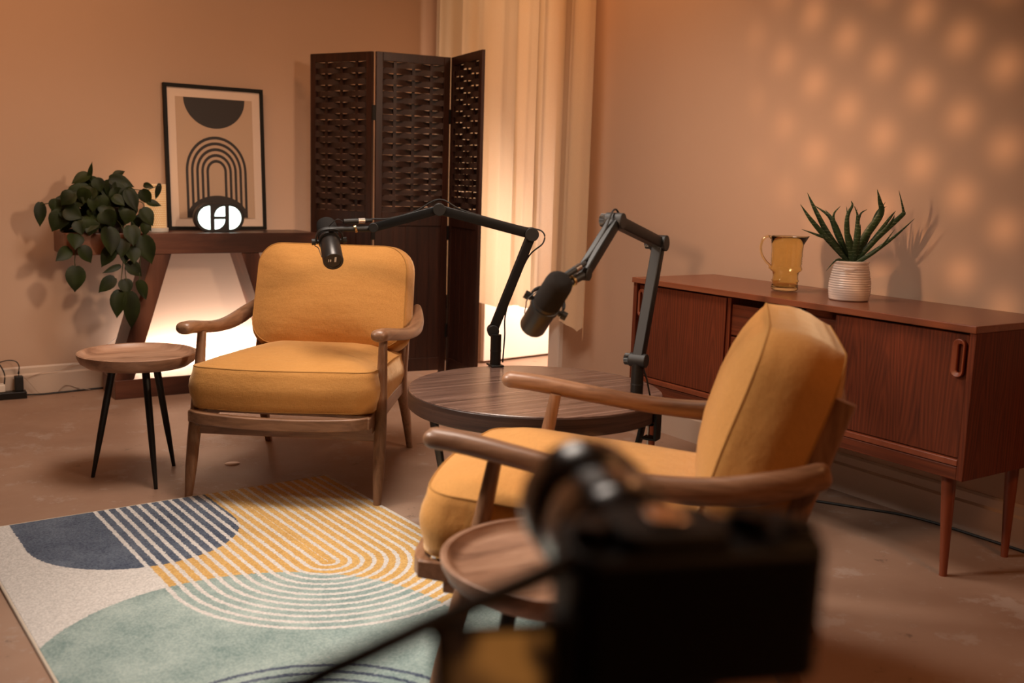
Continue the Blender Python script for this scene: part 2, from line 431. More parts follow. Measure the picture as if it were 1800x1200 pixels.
# ---------------------------------------------------------------- room
XR = 2.992; XL = -2.6; YF = -2.6; HT = 3.0
def YB(x): return 5.133+(x+1.878)*.055
fl = link('floor', box(B(), (.9, 2.0, -.05), (9.0, 11.0, .1)), M_floor, smooth=False); tag(fl, None, None, kind='structure')
bm = B(); prism(bm, [(XL-.1, YB(XL)), (XR, YB(XR)), (XR, YB(XR)+.12), (XL-.1, YB(XL)+.12)], 0, HT)
tag(link('wall_back', bm, M_wall, smooth=False), None, None, kind='structure')
bm = B(); box(bm, (XR+.06, (4.2+YF)/2, HT/2), (.12, 4.2-YF, HT)); box(bm, (XR+.06, 4.86, 2.65), (.12, 1.32, .7))
tag(link('wall_right', bm, M_wall, smooth=False), None, None, kind='structure')
tag(link('wall_left', box(B(), (XL-.06, 1.3, HT/2), (.12, 7.8, HT)), M_dim, smooth=False), None, None, kind='structure')
tag(link('wall_front', box(B(), (.2, YF-.06, HT/2), (5.7, .12, HT)), M_dim, smooth=False), None, None, kind='structure')
tag(link('ceiling', box(B(), (1.0, 1.7, HT+.05), (7.6, 8.8, .1)), M_ceil, smooth=False), None, None, kind='structure')
# passage beyond the opening: far wall with its door leaf, and side walls
bm = B(); Ma = Matrix.Translation((3.112, 5.135, 0)) @ Matrix.Rotation(math.atan(.138), 4, 'Z')
box(bm, (.75, .06, HT/2), (1.5, .1, HT), Ma)
tag(link('wall_passage', bm, M_wall, smooth=False), None, None, kind='structure')
bm = B(); box(bm, (4.62, 4.4, HT/2), (.1, 2.2, HT)); box(bm, (3.85, 3.75, HT/2), (1.45, .1, HT))
tag(link('wall_passage_side', bm, M_wall, smooth=False), None, None, kind='structure')
d = thing('door_1', 'white flush door standing closed in the lit passage behind the curtain', None)
d['kind'] = 'structure'
link('door_leaf', box(B(), (.50, -.012, 1.03), (.95, .035, 2.03), Ma), M_door, d, smooth=False, bevel=.003)
bm = B(); box(bm, (XR-.012, 4.155, 1.2), (.03, .09, 2.4)); box(bm, (XR+.06, 4.206, 1.2), (.13, .012, 2.4))
tag(link('trim_1', bm, M_trim, smooth=False, bevel=.004), None, None, kind='structure')
prof = [(0, 0), (.016, 0), (.016, .098), (.008, .106), (.008, .132), (.003, .14), (0, .14)]
def baseboard(name, P0, P1, n):
    d = (Vector(P1)-Vector(P0)); L = d.length; d.normalize(); nn = Vector(n)
    bm = B(); a = [bm.verts.new(Vector(P0)+nn*p+Vector((0, 0, z))) for p, z in prof]; b = [bm.verts.new(Vector(P1)+nn*p+Vector((0, 0, z))) for p, z in prof]
    for i in range(len(prof)): j = (i+1) % len(prof); bm.faces.new((a[i], a[j], b[j], b[i]))
    bm.faces.new(a); bm.faces.new(b[::-1])
    tag(link(name, bm, M_base, smooth=False), None, None, kind='structure')
baseboard('baseboard_back', (XL, YB(XL), 0), (XR, YB(XR), 0), (.055, -1, 0))
baseboard('baseboard_right', (XR, YF, 0), (XR, 4.11, 0), (-1, 0, 0))

# ---------------------------------------------------------------- rug
r = thing('rug', 'low-pile rug of blue, gold and teal half rounds with cream stripes, on the concrete floor', 'rug', (.253, 3.294, 0), .055)
bm = B(); box(bm, (.58, -.865, .005), (1.152, 1.722, .010)); link('pile', bm, M_rug, r, smooth=False, bevel=.003)
bm = B(); tube(bm, [(0.002, -.002, .005), (1.158, -.002, .005), (1.158, -1.728, .005), (.002, -1.728, .005), (.002, -.002, .005)], .0045, n=8)
link('binding', bm, M_rugedge, r)

# ---------------------------------------------------------------- cushions
def pillow(bm, W, D, T, crown_t, crown_b, r=.07, seam=.0022, bulge=.012, taper=0, M=None, nz=5, lump=0, seed=0, front_bow=0):
    rnd = random.Random(seed); ph = [rnd.uniform(0, 6) for _ in range(6)]
    out = rrect(W, D, r, 7); 
    # resample straight sides
    P = []
    for i in range(len(out)):
        a, b = Vector(out[i]), Vector(out[(i+1) % len(out)]); k = max(1, int((b-a).length/.028))
        for j in range(k): P.append(a+(b-a)*j/k)
    n = len(P)
    def shape(p, s, z):
        x, y = p.x*s, p.y*s
        if front_bow: y -= front_bow*(1-(x/(W/2))**2)*max(0, -y/(D/2))
        x *= 1+taper*(y/(D/2))
        z2 = z+lump*(S(9*x+ph[0])*S(11*y+ph[1])+.5*S(23*x+ph[2]+4*y)*S(19*y+ph[3]))*s
        v = Vector((x, y, z2)); return bm.verts.new(M @ v if M else v)
    rings = []
    sv = [0, .25, .5, .68, .8, .88, .94, .98, 1]
    def crown(s, c): return c*(1-s**2.6)
    for s in sv[:-1]: rings.append([shape(p, s, T/2+crown(s, crown_t)) for p in P] if s else [shape(Vector((0, 0)), 0, T/2+crown_t)])
    rings.append([shape(p, 1+seam*2/W, T/2) for p in P])
    rings.append([shape(p, 1+seam*6/W, T/2-.003) for p in P])
    for i in range(1, nz+1):
        q = i/(nz+1); rings.append([shape(p, 1+bulge*2/W*S(PI*q)*1.0, T/2-T*q) for p in P])
    rings.append([shape(p, 1+seam*6/W, -T/2+.003) for p in P])
    rings.append([shape(p, 1+seam*2/W, -T/2) for p in P])
    for s in sv[::-1][1:]: rings.append([shape(p, s, -T/2-crown(s, crown_b)) for p in P] if s else [shape(Vector((0, 0)), 0, -T/2-crown_b)])
    for a, b in zip(rings, rings[1:]):
        for k in range(n):
            j = (k+1) % n
            if len(a) == 1: bm.faces.new((a[0], b[j], b[k]))
            elif len(b) == 1: bm.faces.new((a[k], a[j], b[0]))
            else: bm.faces.new((a[k], a[j], b[j], b[k]))
    def loop(z, s): 
        L = []
        for p in P+P[:2]:
            x, y = p.x*s, p.y*s
            if front_bow: y -= front_bow*(1-(x/(W/2))**2)*max(0, -y/(D/2))
            x *= 1+taper*(y/(D/2))
            z2 = z+lump*(S(9*x+ph[0])*S(11*y+ph[1])+.5*S(23*x+ph[2]+4*y)*S(19*y+ph[3]))
            v = Vector((x, y, z2)); L.append(M @ v if M else v)
        return L
    return loop(T/2-.001, 1+seam*4.5/W), loop(-T/2+.001, 1+seam*4.5/W)

# ---------------------------------------------------------------- armchairs
def armchair(label, loc, rz):
    t = thing('armchair', label, 'armchair', loc, rz, 'mustard armchairs facing each other')
    for s in (1, -1):
        # front leg, swelling at seat height, running up to the armrest
        link('front_leg', tube(B(), [(s*.320, -.386, 0), (s*.317, -.335, .20), (s*.314, -.305, .32), (s*.311, -.262, .548)],
             [.0125, .0195, .0215, .0205, .0175, .0145], n=16, up=(0, 1, 0), smooth=4), M_cwood, t)
        # rear leg and back post, one bent piece
        bm = B()
        P = [(s*.292, .398, 0), (s*.288, .325, .15), (s*.283, .246, .295), (s*.281, .291, .43), (s*.279, .342, .58), (s*.277, .384, .700)]
        tube(bm, P, [.012, .017, .021, .020, .019, .017], [.014, .022, .030, .030, .027, .022], n=16, up=(0, 1, 0), smooth=5, power=3.2)
        link('rear_leg', bm, M_cwood, t)
        # sculpted armrest
        bm = B()
        P = [(s*.322, -.385, .575), (s*.326, -.31, .569), (s*.338, -.17, .549), (s*.349, -.02, .531), (s*.352, .12, .526), (s*.346, .22, .535), (s*.334, .30, .552), (s*.322, .350, .567)]
        tube(bm, P, [.028, .029, .0265, .025, .025, .025, .023, .018], [.021, .0215, .021, .021, .022, .026, .030, .026], n=20, smooth=5, roundcap=True, power=2.3)
        link('armrest', bm, M_cwoody, t)
        bm = B()
        hexa(bm, [(s*.282, -.37, .245), (s*.300, -.37, .245), (s*.292, .29, .262), (s*.274, .29, .262), (s*.282, -.37, .312), (s*.300, -.37, .312), (s*.292, .29, .306), (s*.274, .29, .306)])
        link('side_rail', bm, M_cwoody, t, bevel=.004)
    # bowed front rail
    bm = B(); n = 18; a = []; b = []
    for i in range(n+1):
        x = -.302+.604*i/n; k = (x/.302)**2; y = -.440-.030*(1-k)+(.02*k**6); zt = .312-.008*(1-k)
        a.append((x, y, zt)); b.append((x*.97, y+.024, zt))
    A = [[bm.verts.new((p[0], p[1], p[2]-dz)) for p in L] for L in (a, b) for dz in (0, .040)]
    for i in range(n):
        for q, w_ in ((A[0], A[1]), (A[1], A[3]), (A[3], A[2]), (A[2], A[0])): bm.faces.new((q[i], q[i+1], w_[i+1], w_[i]))
    for i in (0, n): bm.faces.new((A[0][i], A[1][i], A[3][i], A[2][i]))
    for s in (1, -1):                        # short returns joining the side rails
        hexa(bm, [(s*.302, -.425, .272), (s*.276, -.425, .272), (s*.276, -.36, .268), (s*.302, -.36, .268), (s*.302, -.425, .310), (s*.276, -.425, .310), (s*.276, -.36, .310), (s*.302, -.36, .310)])
    link('front_rail', bm, M_cwoodx, t, bevel=.004)
    link('apron', box(B(), (0, -.325, .235), (.60, .022, .048)), M_cwoodx, t, bevel=.003)
    link('back_rail', box(B(), (0, .272, .285), (.56, .022, .045)), M_cwoodx, t, bevel=.003)
    for y in (-.30, -.19, -.08, .03, .14):
        link('seat_slat', box(B(), (0, y, .290), (.552, .05, .012)), M_cwoodx, t, bevel=.003)
    bm = B(); tube(bm, [(-.274, .372, .655), (-.17, .388, .664), (0, .394, .668), (.17, .388, .664), (.274, .372, .655)], .010, .024, n=14, smooth=5, power=3)
    link('crest_rail', bm, M_cwoodx, t)
    for x in (-.2, -.1, 0, .1, .2):
        bm = B(); hexa(bm, [(x-.016, .268, .29), (x+.016, .268, .29), (x+.016, .280, .29), (x-.016, .280, .29), (x-.016, .380, .66), (x+.016, .380, .66), (x+.016, .392, .66), (x-.016, .392, .66)])
        link('back_slat', bm, M_cwood, t, bevel=.003)
    # cushions
    Ms = Matrix.Translation((0, -.080, .367)) @ Matrix.Rotation(math.radians(-3.5), 4, 'X')
    bm = B(); sa, sb = pillow(bm, .578, .655, .135, .055, .032, r=.055, bulge=.018, M=Ms, lump=.0022, seed=2, front_bow=.03, taper=-.03)
    c = link('seat_cushion', bm, M_fab, t, ang=180)
    bm = B(); tube(bm, sa, .0022, n=6, cap=False); tube(bm, sb, .0022, n=6, cap=False); link('piping', bm, M_pipe, c)
    Mb = Matrix.Translation((.016, .256, .615)) @ Matrix.Rotation(math.radians(73), 4, 'X')
    bm = B(); sa, sb = pillow(bm, .565, .380, .150, .050, .045, r=.085, bulge=.024, M=Mb, lump=.004, seed=5, taper=-.012)
    c = link('back_cushion', bm, M_fab, t, ang=180)
    bm = B(); tube(bm, sa, .0022, n=6, cap=False); tube(bm, sb, .0022, n=6, cap=False); link('piping', bm, M_pipe, c)
    return t
armchair('mustard armchair with brown wooden frame in front of the dark folding screen', (1.396, 3.456, 0), -.649)
armchair('mustard armchair seen from its side, near the sideboard, back cushion turned to the wall', (1.449, 1.667, 0), -2.378)

# ---------------------------------------------------------------- round table
t = thing('round_table', 'round dark wood-grain table on bent black metal legs between the two armchairs', 'table', (1.757, 2.549, 0))
bm = B(); lathe(bm, [(0, .446), (.3905, .446), (.3905, .4485), (.3885, .450), (.0, .450)], 96)
link('tabletop', bm, M_tabletop, t, ang=30)
bm = B(); lathe(bm, [(0, .392), (.386, .392), (.392, .397), (.392, .4445), (.391, .4457), (0, .4457)], 96); link('edge_band', bm, M_edge, t, ang=30)
for a in (180, -60, 60):
    q = math.radians(a); d = Vector((C(q), S(q), 0)); bm = B()
    P = [d*.352+Vector((0, 0, .392)), d*.352+Vector((0, 0, .37)), d*.330+Vector((0, 0, .26)), d*.305+Vector((0, 0, .12)), d*.295+Vector((0, 0, .0))]
    tube(bm, P, [.021, .020, .015, .012, .011], [.007, .007, .006, .006, .006], n=12, up=d, smooth=5, power=3.5)
    link('leg', bm, M_black, t)

# ---------------------------------------------------------------- tray-top side tables
def tray_table(label, x, y, phi, stave=False):
    t = thing('side_table', label, 'side table', (x, y, 0), 0, 'tray-top side tables')
    bm = B()
    lathe(bm, [(0, .402), (.135, .402), (.170, .408), (.190, .422), (.199, .440), (.2005, .452), (.196, .4545), (.189, .453), (.180, .441), (.165, .4345), (.0, .434)], 72)
    if stave:
        for f in bm.faces:
            c = f.calc_center_median()
            f.material_index = 1 if (c.x*.75-c.y*.66) > .015 and (c.x*.75-c.y*.66) < .12 and c.z > .43 else 0
        link('tray_top', bm, [M_acacia, M_stave], t, ang=40)
    else: link('tray_top', bm, M_acacia, t, ang=40)
    for k in range(3):
        a = phi+k*2*PI/3; d = Vector((C(a), S(a), 0))
        bm = B(); tube(bm, [d*.085+Vector((0, 0, .404)), d*.137+Vector((0, 0, .145)), d*.166], [.0135, .0125, .011, .0065], n=16, up=(0, 1, 0))
        link('leg', bm, M_black, t)
    return t
tray_table('small round wooden tray-top table on three black legs, beside the power strip', .829, 3.657, -.463+PI)
tray_table('small round wooden tray-top table half hidden behind the camera', .985, 1.345, 1.0, True)

# ---------------------------------------------------------------- sideboard
t = thing('sideboard', 'long reddish teak sideboard with sliding doors and drawers against the right wall', 'sideboard', (2.517, 1.581, 0), .009)
Ls, Ds, Z0, Z1 = 1.417, .42, .303, .7336
tk = .020
link('top', box(B(), (Ds/2-.004, Ls/2, Z1-.010), (Ds+.008, Ls, .020)), M_teaktop, t, smooth=False, bevel=.002)
for y in (tk/2+.002, Ls-tk/2-.002): link('side_panel', box(B(), (Ds/2, y, (Z0+Z1-.02)/2), (Ds, tk, Z1-Z0-.02)), M_teakv, t, smooth=False, bevel=.002)
bm = B(); box(bm, (Ds/2+.02, Ls/2, Z0+.028), (Ds-.04, Ls-.05, .016)); box(bm, (Ds-.006, Ls/2, (Z0+Z1)/2), (.010, Ls-.05, Z1-Z0-.05)); link('carcass', bm, M_teakh, t, smooth=False)
link('plinth', box(B(), (.010, Ls/2, Z0+.0185), (.016, Ls-2*tk-.006, .037)), M_teakh, t, smooth=False, bevel=.002)
link('track_rail', box(B(), (.012, Ls/2, Z0+.048), (.022, Ls-2*tk-.006, .018)), M_teakleg, t, smooth=False, bevel=.002)
yd1, yd2 = .471, .940                        # right door | drawers | left door
for y in (yd2-.010, yd1+.0): link('divider', box(B(), (.20, y, (Z0+Z1)/2+.01), (.36, .016, Z1-Z0-.075)), M_teakv, t, smooth=False)
def grip(par, y, z, h=.105, flip=1):
    bm = B(); n = 24; ring = []
    out = rrect(.036, h, .017, 6, y, z); inn = rrect(.015, h-.026, .007, 6, y-.004*flip, z)
    fa = [bm.verts.new((-.015, p[0], p[1])) for p in out]; ba = [bm.verts.new((.006, p[0], p[1])) for p in out]
    fi = [bm.verts.new((-.011, p[0], p[1])) for p in inn]; bi = [bm.verts.new((.002, p[0], p[1])) for p in inn]
    m = len(out)
    for i in range(m):
        j = (i+1) % m
        bm.faces.new((fa[i], fa[j], ba[j], ba[i])); bm.faces.new((fa[i], fa[j], fi[j], fi[i])); bm.faces.new((fi[i], fi[j], bi[j], bi[i]))
    bm.faces.new(bi)
    h_ = link('handle', bm, M_teakleg, par, bevel=.002); return h_
zc = (Z0+.060+Z1-.028)/2; zh = Z1-.028-Z0-.060
dr = link('door', box(B(), (.020, (tk+yd1)/2+.006, zc), (.016, yd1-tk-.006, zh)), M_teakv, t, smooth=False, bevel=.001)
g_ = grip(dr, .050, .640); g_.location = (.012, 0, 0)
dl = link('door', box(B(), (.020, (yd2+Ls-tk)/2-.004, zc), (.016, Ls-tk-yd2-.004, zh)), M_teakv, t, smooth=False, bevel=.001)
g_ = grip(dl, Ls-.052, .640, flip=-1); g_.location = (.012, 0, 0)
dh = .0865; 
for k in range(3):
    zt = Z1-.048-k*(.107+.005)
    link('drawer', box(B(), (.036, (yd1+yd2)/2, zt-.0535), (.016, yd2-yd1-.030, .107)), M_teakh, t, smooth=False, bevel=.0015)
for x, y, dx, dy in ((.050, .075, .012, -.005), (.370, .075, -.0, -.005), (.050, Ls-.085, .012, .005), (.370, Ls-.085, 0, .005)):
    bm = B(); tube(bm, [(x, y, Z0+.03), (x+dx, y+dy, .012), (x+dx, y+dy, 0)], [.0215, .0135, .0105], n=18, up=(0, 1, 0)); link('leg', bm, M_teakleg, t)
ZT = .7336
# jug
t = thing('glass_jug', 'amber glass jug with ridges and a looped handle on the sideboard', 'jug', (2.70, 2.425, ZT), 0)
pr_ = [(0, .003), (.040, .003), (.0445, .006), (.046, .014), (.0435, .026), (.0435, .032), (.0465, .037), (.0435, .042), (.0425, .055), (.0445, .066), (.0525, .072), (.0545, .078), (.0525, .083), (.0505, .092), (.0532, .096), (.0508, .100), (.0532, .104), (.0508, .108), (.0532, .112), (.0508, .116), (.0530, .121), (.0522, .135), (.0540, .160), (.0580, .186)]
inn = [(r_-.0028, z_) for r_, z_ in pr_[2:]]
bm = B(); lathe(bm, pr_+[(.0570, .1875)]+inn[::-1][:-1]+[(.038, .013), (0, .012)], 64)
sd = Vector((.81, -.58))
for v in bm.verts:                           # pouring lip
    if v.co.z > .165:
        q = Vector((v.co.x, v.co.y)); k = max(0, q.normalized().dot(sd) if q.length else 0)**14*(v.co.z-.165)/.022
        v.co.x += sd.x*.016*k; v.co.y += sd.y*.016*k; v.co.z += .003*k
link('vessel', bm, M_glass, t, ang=180)
bm = B(); h = -sd
P = [Vector((h.x*a, h.y*a, z)) for a, z in ((.055, .180), (.066, .186), (.082, .178), (.090, .155), (.086, .125), (.070, .100), (.0565, .088), (.055, .076))]
tube(bm, P, [.009, .009, .008, .007, .006, .005], [.0045, .0045, .004, .004, .004], n=12, up=(h.x, h.y, 0), smooth=5); link('handle', bm, M_glass, t, ang=180)
# aloe
t = thing('potted_aloe', 'spiky aloe in a ribbed white ceramic pot on the sideboard', 'plant', (2.695, 2.15, ZT), 0)
pf = [(0, .001), (.058, .001)]
for i in range(16):
    z = .003+i*.0074; rr = .062+.004*S(PI*min(1, z/.075))-max(0, z-.065)**1.5*.9
    pf += [(rr-.0012, z), (rr, z+.0025), (rr, z+.005)]
pf += [(.0555, .1215), (.0545, .126), (.051, .127), (.049, .120), (.049, .100), (0, .100)]
bm = B(); lathe(bm, pf, 64); pot = link('pot', bm, M_pot, t, ang=50)
for a in (math.radians(215), math.radians(35)):
    bm = B(); d = Vector((C(a), S(a), 0)); e = Vector((-S(a), C(a), 0))
    tube(bm, [d*.060-e*.018+Vector((0, 0, .104)), d*.073-e*.010+Vector((0, 0, .103)), d*.074+e*.010+Vector((0, 0, .103)), d*.060+e*.018+Vector((0, 0, .104))], .0045, n=10, smooth=4); link('handle', bm, M_pot, pot)
bm = B(); lathe(bm, [(0, .118), (.03, .119), (.0495, .113)], 24); link('gravel', bm, M_gravel, t)
RV, DV = Vector((.84, -.543, 0)), Vector((-.543, -.84, 0))
def blade(bm, P, w, th=.25, depth=0):
    """tapered fleshy leaf; P in (right, up) metres from the crown"""
    Q = [RV*a*1.0+Vector((0, 0, b))+DV*depth*(a*a+b*b)**.5 for a, b in P]
    Q = catmull([Vector((0, 0, 0))+Q[0]*.0]+Q, 5)
    m = len(Q); n = 8; rings = []
    for i, p in enumerate(Q):
        f = i/(m-1); tt = (Q[min(i+1, m-1)]-Q[max(i-1, 0)]).normalized(); s = tt.cross(-DV).normalized(); u = s.cross(tt)
        ww = w*(.62+.38*S(min(1, f*2.4)*PI/2))*(1-f**1.7)+.0004
        rings.append([bm.verts.new(p+s*ww*C(2*PI*k/n)+u*ww*th*(S(2*PI*k/n)*(1.6 if S(2*PI*k/n) < 0 else .5))) for k in range(n)])
    for a, b in zip(rings, rings[1:]):
        for k in range(n): bm.faces.new((a[k], a[(k+1) % n], b[(k+1) % n], b[k]))
    bm.faces.new(rings[0][::-1]); bm.faces.new(rings[-1])
k_ = .00037
lv = [([(540, 350), (388, 178)], 30, .3), ([(700, 460), (545, 220), (465, 80)], 34, .1), ([(680, 480), (560, 435), (402, 386)], 22, .5), ([(810, 650), (740, 645), (645, 735)], 16, .9),
      ([(770, 420), (700, 280), (565, 185)], 30, -.2), ([(800, 400), (745, 290), (690, 225)], 20, -.5), ([(760, 420), (700, 270), (750, 185)], 20, .2), ([(840, 430), (830, 270), (862, 180), (848, 138)], 26, .1),
      ([(880, 450), (875, 300), (862, 190)], 20, -.4), ([(915, 420), (905, 280), (860, 180)], 22, .3), ([(945, 430), (965, 205)], 16, -.5), ([(960, 420), (1000, 260), (1065, 210)], 18, -.6),
      ([(980, 450), (1085, 240), (1060, 130), (1025, 35)], 44, .35), ([(1020, 430), (1120, 260), (1180, 140)], 24, -.2), ([(1040, 480), (1150, 230), (1235, 180)], 26, -.5), ([(1060, 480), (1170, 320), (1195, 245)], 28, .4),
      ([(1100, 450), (1290, 250), (1300, 210), (1245, 40)], 30, .1), ([(1080, 490), (1230, 290), (1290, 215)], 26, -.3), ([(1050, 580), (1210, 430), (1345, 270)], 24, .5), ([(1000, 620), (1100, 520), (1180, 360)], 22, .8),
      ([(700, 520), (560, 420)], 18, .9), ([(860, 520), (800, 400), (760, 330)], 34, .8), ([(900, 560), (900, 430), (890, 330)], 38, .9)]
for P, wd, dp in lv:
    bm = B(); blade(bm, [((x-905)*k_, (690-y)*k_) for x, y in P], wd*k_*.92, depth=dp*.6)
    l_ = link('leaf', bm, M_aloe, t, ang=60); l_.location = (0, 0, .112)

# ---------------------------------------------------------------- console table
YC = 4.99
t = thing('console_table', 'dark walnut console table with splayed slab legs against the back wall', 'console table', (1.437, YC, 0), .012)
bm = B(); prism(bm, [(-.609+.02, 0), (.61, 0), (.61, .285), (-.609, .285), (-.609, .02), (-.604, .006)], .688, .787); link('tabletop', bm, M_walnut, t, smooth=False, bevel=.002)
for s in (-1, 1):
    bm = B(); o = -.035 if s < 0 else -.035
    xi, xo, bi_, bo_ = .171+.0, .261, .36, .447
    hexa(bm, [(s*bo_, .004, .092), (s*bi_, .004, .092), (s*bi_, .20, .092), (s*bo_, .20, .092), (s*xo, .004, .689), (s*xi, .004, .689), (s*xi, .20, .689), (s*xo, .20, .689)])
    l_ = link('leg', bm, M_walnutv, t, smooth=False, bevel=.003); l_.location = (.035, 0, 0)
link('base', box(B(), (.035, .13, .046), (.90, .26, .092)), M_walnut, t, smooth=False, bevel=.003)
ZC = .787

# framed print leaning on the wall
Wf, Hf = .514, .725
t = thing('framed_print', 'black-framed abstract print of a half circle over nested arches, leaning on the back wall', 'picture', (1.611, 5.262, ZC+.001), .03)
Mx = Matrix.Rotation(math.radians(-3.3), 4, 'X')
bm = B(); fw = .0175
for c, s in (((0, 0, fw/2), (Wf, .022, fw)), ((0, 0, Hf-fw/2), (Wf, .022, fw)), ((-Wf/2+fw/2, 0, Hf/2), (fw, .022, Hf-2*fw)), ((Wf/2-fw/2, 0, Hf/2), (fw, .022, Hf-2*fw))): box(bm, c, s, Mx)
link('frame', bm, M_frameb, t, smooth=False, bevel=.0015)
link('mat_board', box(B(), (0, .003, Hf/2), (Wf-.03, .006, Hf-.03), Mx), M_mat, t, smooth=False)
wa, ha = .395, .605; zb = .058
ar = link('artwork', box(B(), (0, -.0012, zb+ha/2), (wa, .003, ha), Mx), M_paper, t, smooth=False)
bm = B()
def flat(pts, y=-.0034): prism(bm, pts, y, y+.0008, Mx, 'y')
flat([(.158*C(a), zb+ha-.001+.150*S(a)) for a in [PI+PI*i/40 for i in range(41)]])
for k in range(5):
    r1 = .158-k*.0262; r0 = r1-.0130; zc_ = zb+.238; lo = zb+.004
    o_ = [(r1, lo)]+[(r1*C(PI*i/30), zc_+r1*1.12*S(PI*i/30)) for i in range(31)]+[(-r1, lo), (-r0, lo)]+[(r0*C(PI-PI*i/30), zc_+r0*1.12*S(PI-PI*i/30)) for i in range(31)]+[(r0, lo)]
    flat(o_)
flat([(.158*C(a), zb+.004+.112*S(a)) for a in [PI*i/40 for i in range(41)]], -.0044)
link('ink', bm, M_ink, ar, smooth=False)
# lit sign
t = thing('lit_sign', 'small black stadium-shaped sign with glowing white shapes, in front of the framed print', 'sign', (1.558, 5.065, ZC), .03)
bm = B(); Wd, Hd, r = .252, .142, .071
out = [(Wd/2-r+r*C(-PI/2+PI*i/24), r+r*S(-PI/2+PI*i/24)) for i in range(25)]+[(-Wd/2+r+r*C(PI/2+PI*i/24), r+r*S(PI/2+PI*i/24)) for i in range(25)]
prism(bm, out, 0, .035, axis='y'); link('body', bm, M_signb, t, bevel=.003)
zc_ = .071
def cell(pts): bm = B(); prism(bm, pts, -.003, .004, axis='y'); link('lit_panel', bm, M_glow, t, smooth=False)
cell([(-.0485+.060*C(PI/2+PI*i/20), zc_+.058*S(PI/2+PI*i/20)) for i in range(21)])
cell([(.0480+.060*C(-PI/2+PI*i/20), zc_+.058*S(-PI/2+PI*i/20)) for i in range(21)])
cell([(.026, zc_+.007)]+[(.026-.052*C(PI/2*i/12), zc_+.007+.050*S(PI/2*i/12)) for i in range(13)])
cell([(-.026, zc_-.007)]+[(-.026+.052*C(PI/2*i/12), zc_-.007-.050*S(PI/2*i/12)) for i in range(13)])
# perforated cylinder lamp
t = thing('table_lamp', 'small glowing cylinder lamp with a perforated shade, between trailing plant and framed print', 'lamp', (1.268, 5.14, ZC), 0)
bm = B(); lathe(bm, [(0, .001), (.058, .001), (.058, .018), (.052, .020), (0, .020)], 40); link('base', bm, M_white, t, ang=30)
bm = B(); lathe(bm, [(.049, .020), (.049, .228), (.046, .228), (.046, .020)], 40); link('shade', bm, M_shade, t, ang=30)
pl = bpy.data.lights.new('lamp_bulb', 'POINT'); pl.energy = .2; pl.color = (1, .55, .22); pl.shadow_soft_size = .03
po = bpy.data.objects.new('lamp_bulb', pl); col.objects.link(po); po.parent = t; po.location = (0, 0, .27)

# black folded object
t = thing('folded_stand', 'small flat folded black stand at the far left end of the console, beside the plant', 'stand', (.905, 5.10, ZC), .12)
link('base_plate', box(B(), (0, 0, .0085), (.150, .060, .014)), M_matte, t, bevel=.004)
bm = B(); hexa(bm, [(-.058, -.024, .050), (.085, -.024, .016), (.085, .024, .016), (-.058, .024, .050), (-.054, -.024, .066), (.089, -.024, .030), (.089, .024, .030), (-.054, .024, .066)])
link('folding_plate', bm, M_black, t, bevel=.003)
bm = B(); cyl(bm, (.080, -.03, .020), (.080, .03, .020), .008); link('hinge_pin', bm, M_matte, t)

# ---------------------------------------------------------------- trailing plant
rnd = random.Random(11)
t = thing('trailing_plant', 'dark green trailing plant spilling over the left end of the console', 'plant', (1.05, 5.10, ZC), 0)
bm = B(); lathe(bm, [(0, .001), (.055, .001), (.068, .10), (.070, .12), (.064, .12), (.060, .105), (0, .105)], 32); link('pot', bm, plain('plant_pot', (.03, .022, .018), .6), t)
def leaf(bm, base, tip, w, face=None, cup=.30, bend=.16):
    base, tip = Vector(base), Vector(tip); ax = tip-base; L = ax.length; ax.normalize()
    f = Vector(face) if face else Vector((rnd.uniform(-.5, .3), -1, rnd.uniform(-.1, .9)))
    s = ax.cross(f)
    if s.length < .2: s = ax.cross(Vector((0, 0, 1)))
    s.normalize(); nrm = s.cross(ax).normalized()
    if nrm.dot(f) < 0: nrm = -nrm
    prof_ = [(-.10, .0), (-.12, .34), (-.02, .70), (.14, .93), (.32, 1.0), (.5, .90), (.68, .64), (.82, .36), (.92, .13), (1.0, .0)]
    mid = []; lf = []; rt = []; lh = []; rh = []
    for v_, h_ in prof_:
        vm = max(v_, .0) if v_ < 0 else v_
        z = -bend*L*v_*v_
        mid.append(bm.verts.new(base+ax*L*vm+nrm*z))
        for sg, half, full in ((-1, lh, lf), (1, rh, rt)):
            half.append(bm.verts.new(base+ax*L*v_+s*sg*w/2*h_*.5+nrm*(z+cup*w*h_*.34)))
            full.append(bm.verts.new(base+ax*L*v_+s*sg*w/2*h_+nrm*(z+cup*w*h_*.42)))
    for i in range(len(prof_)-1):
        for a, b in ((mid, lh), (lh, lf), (mid, rh), (rh, rt)):
            try: bm.faces.new((a[i], a[i+1], b[i+1], b[i]))
            except Exception: pass
fol = B(); stem = B()
O_ = Vector((1.05, 5.10, ZC))
def px(cx, cy, Y):                           # view-plane layout of the spray, metres about the plant's base
    return Vector((1.05+(cx-560)*.00068, Y, ZC+(545-cy)*.00068))-O_
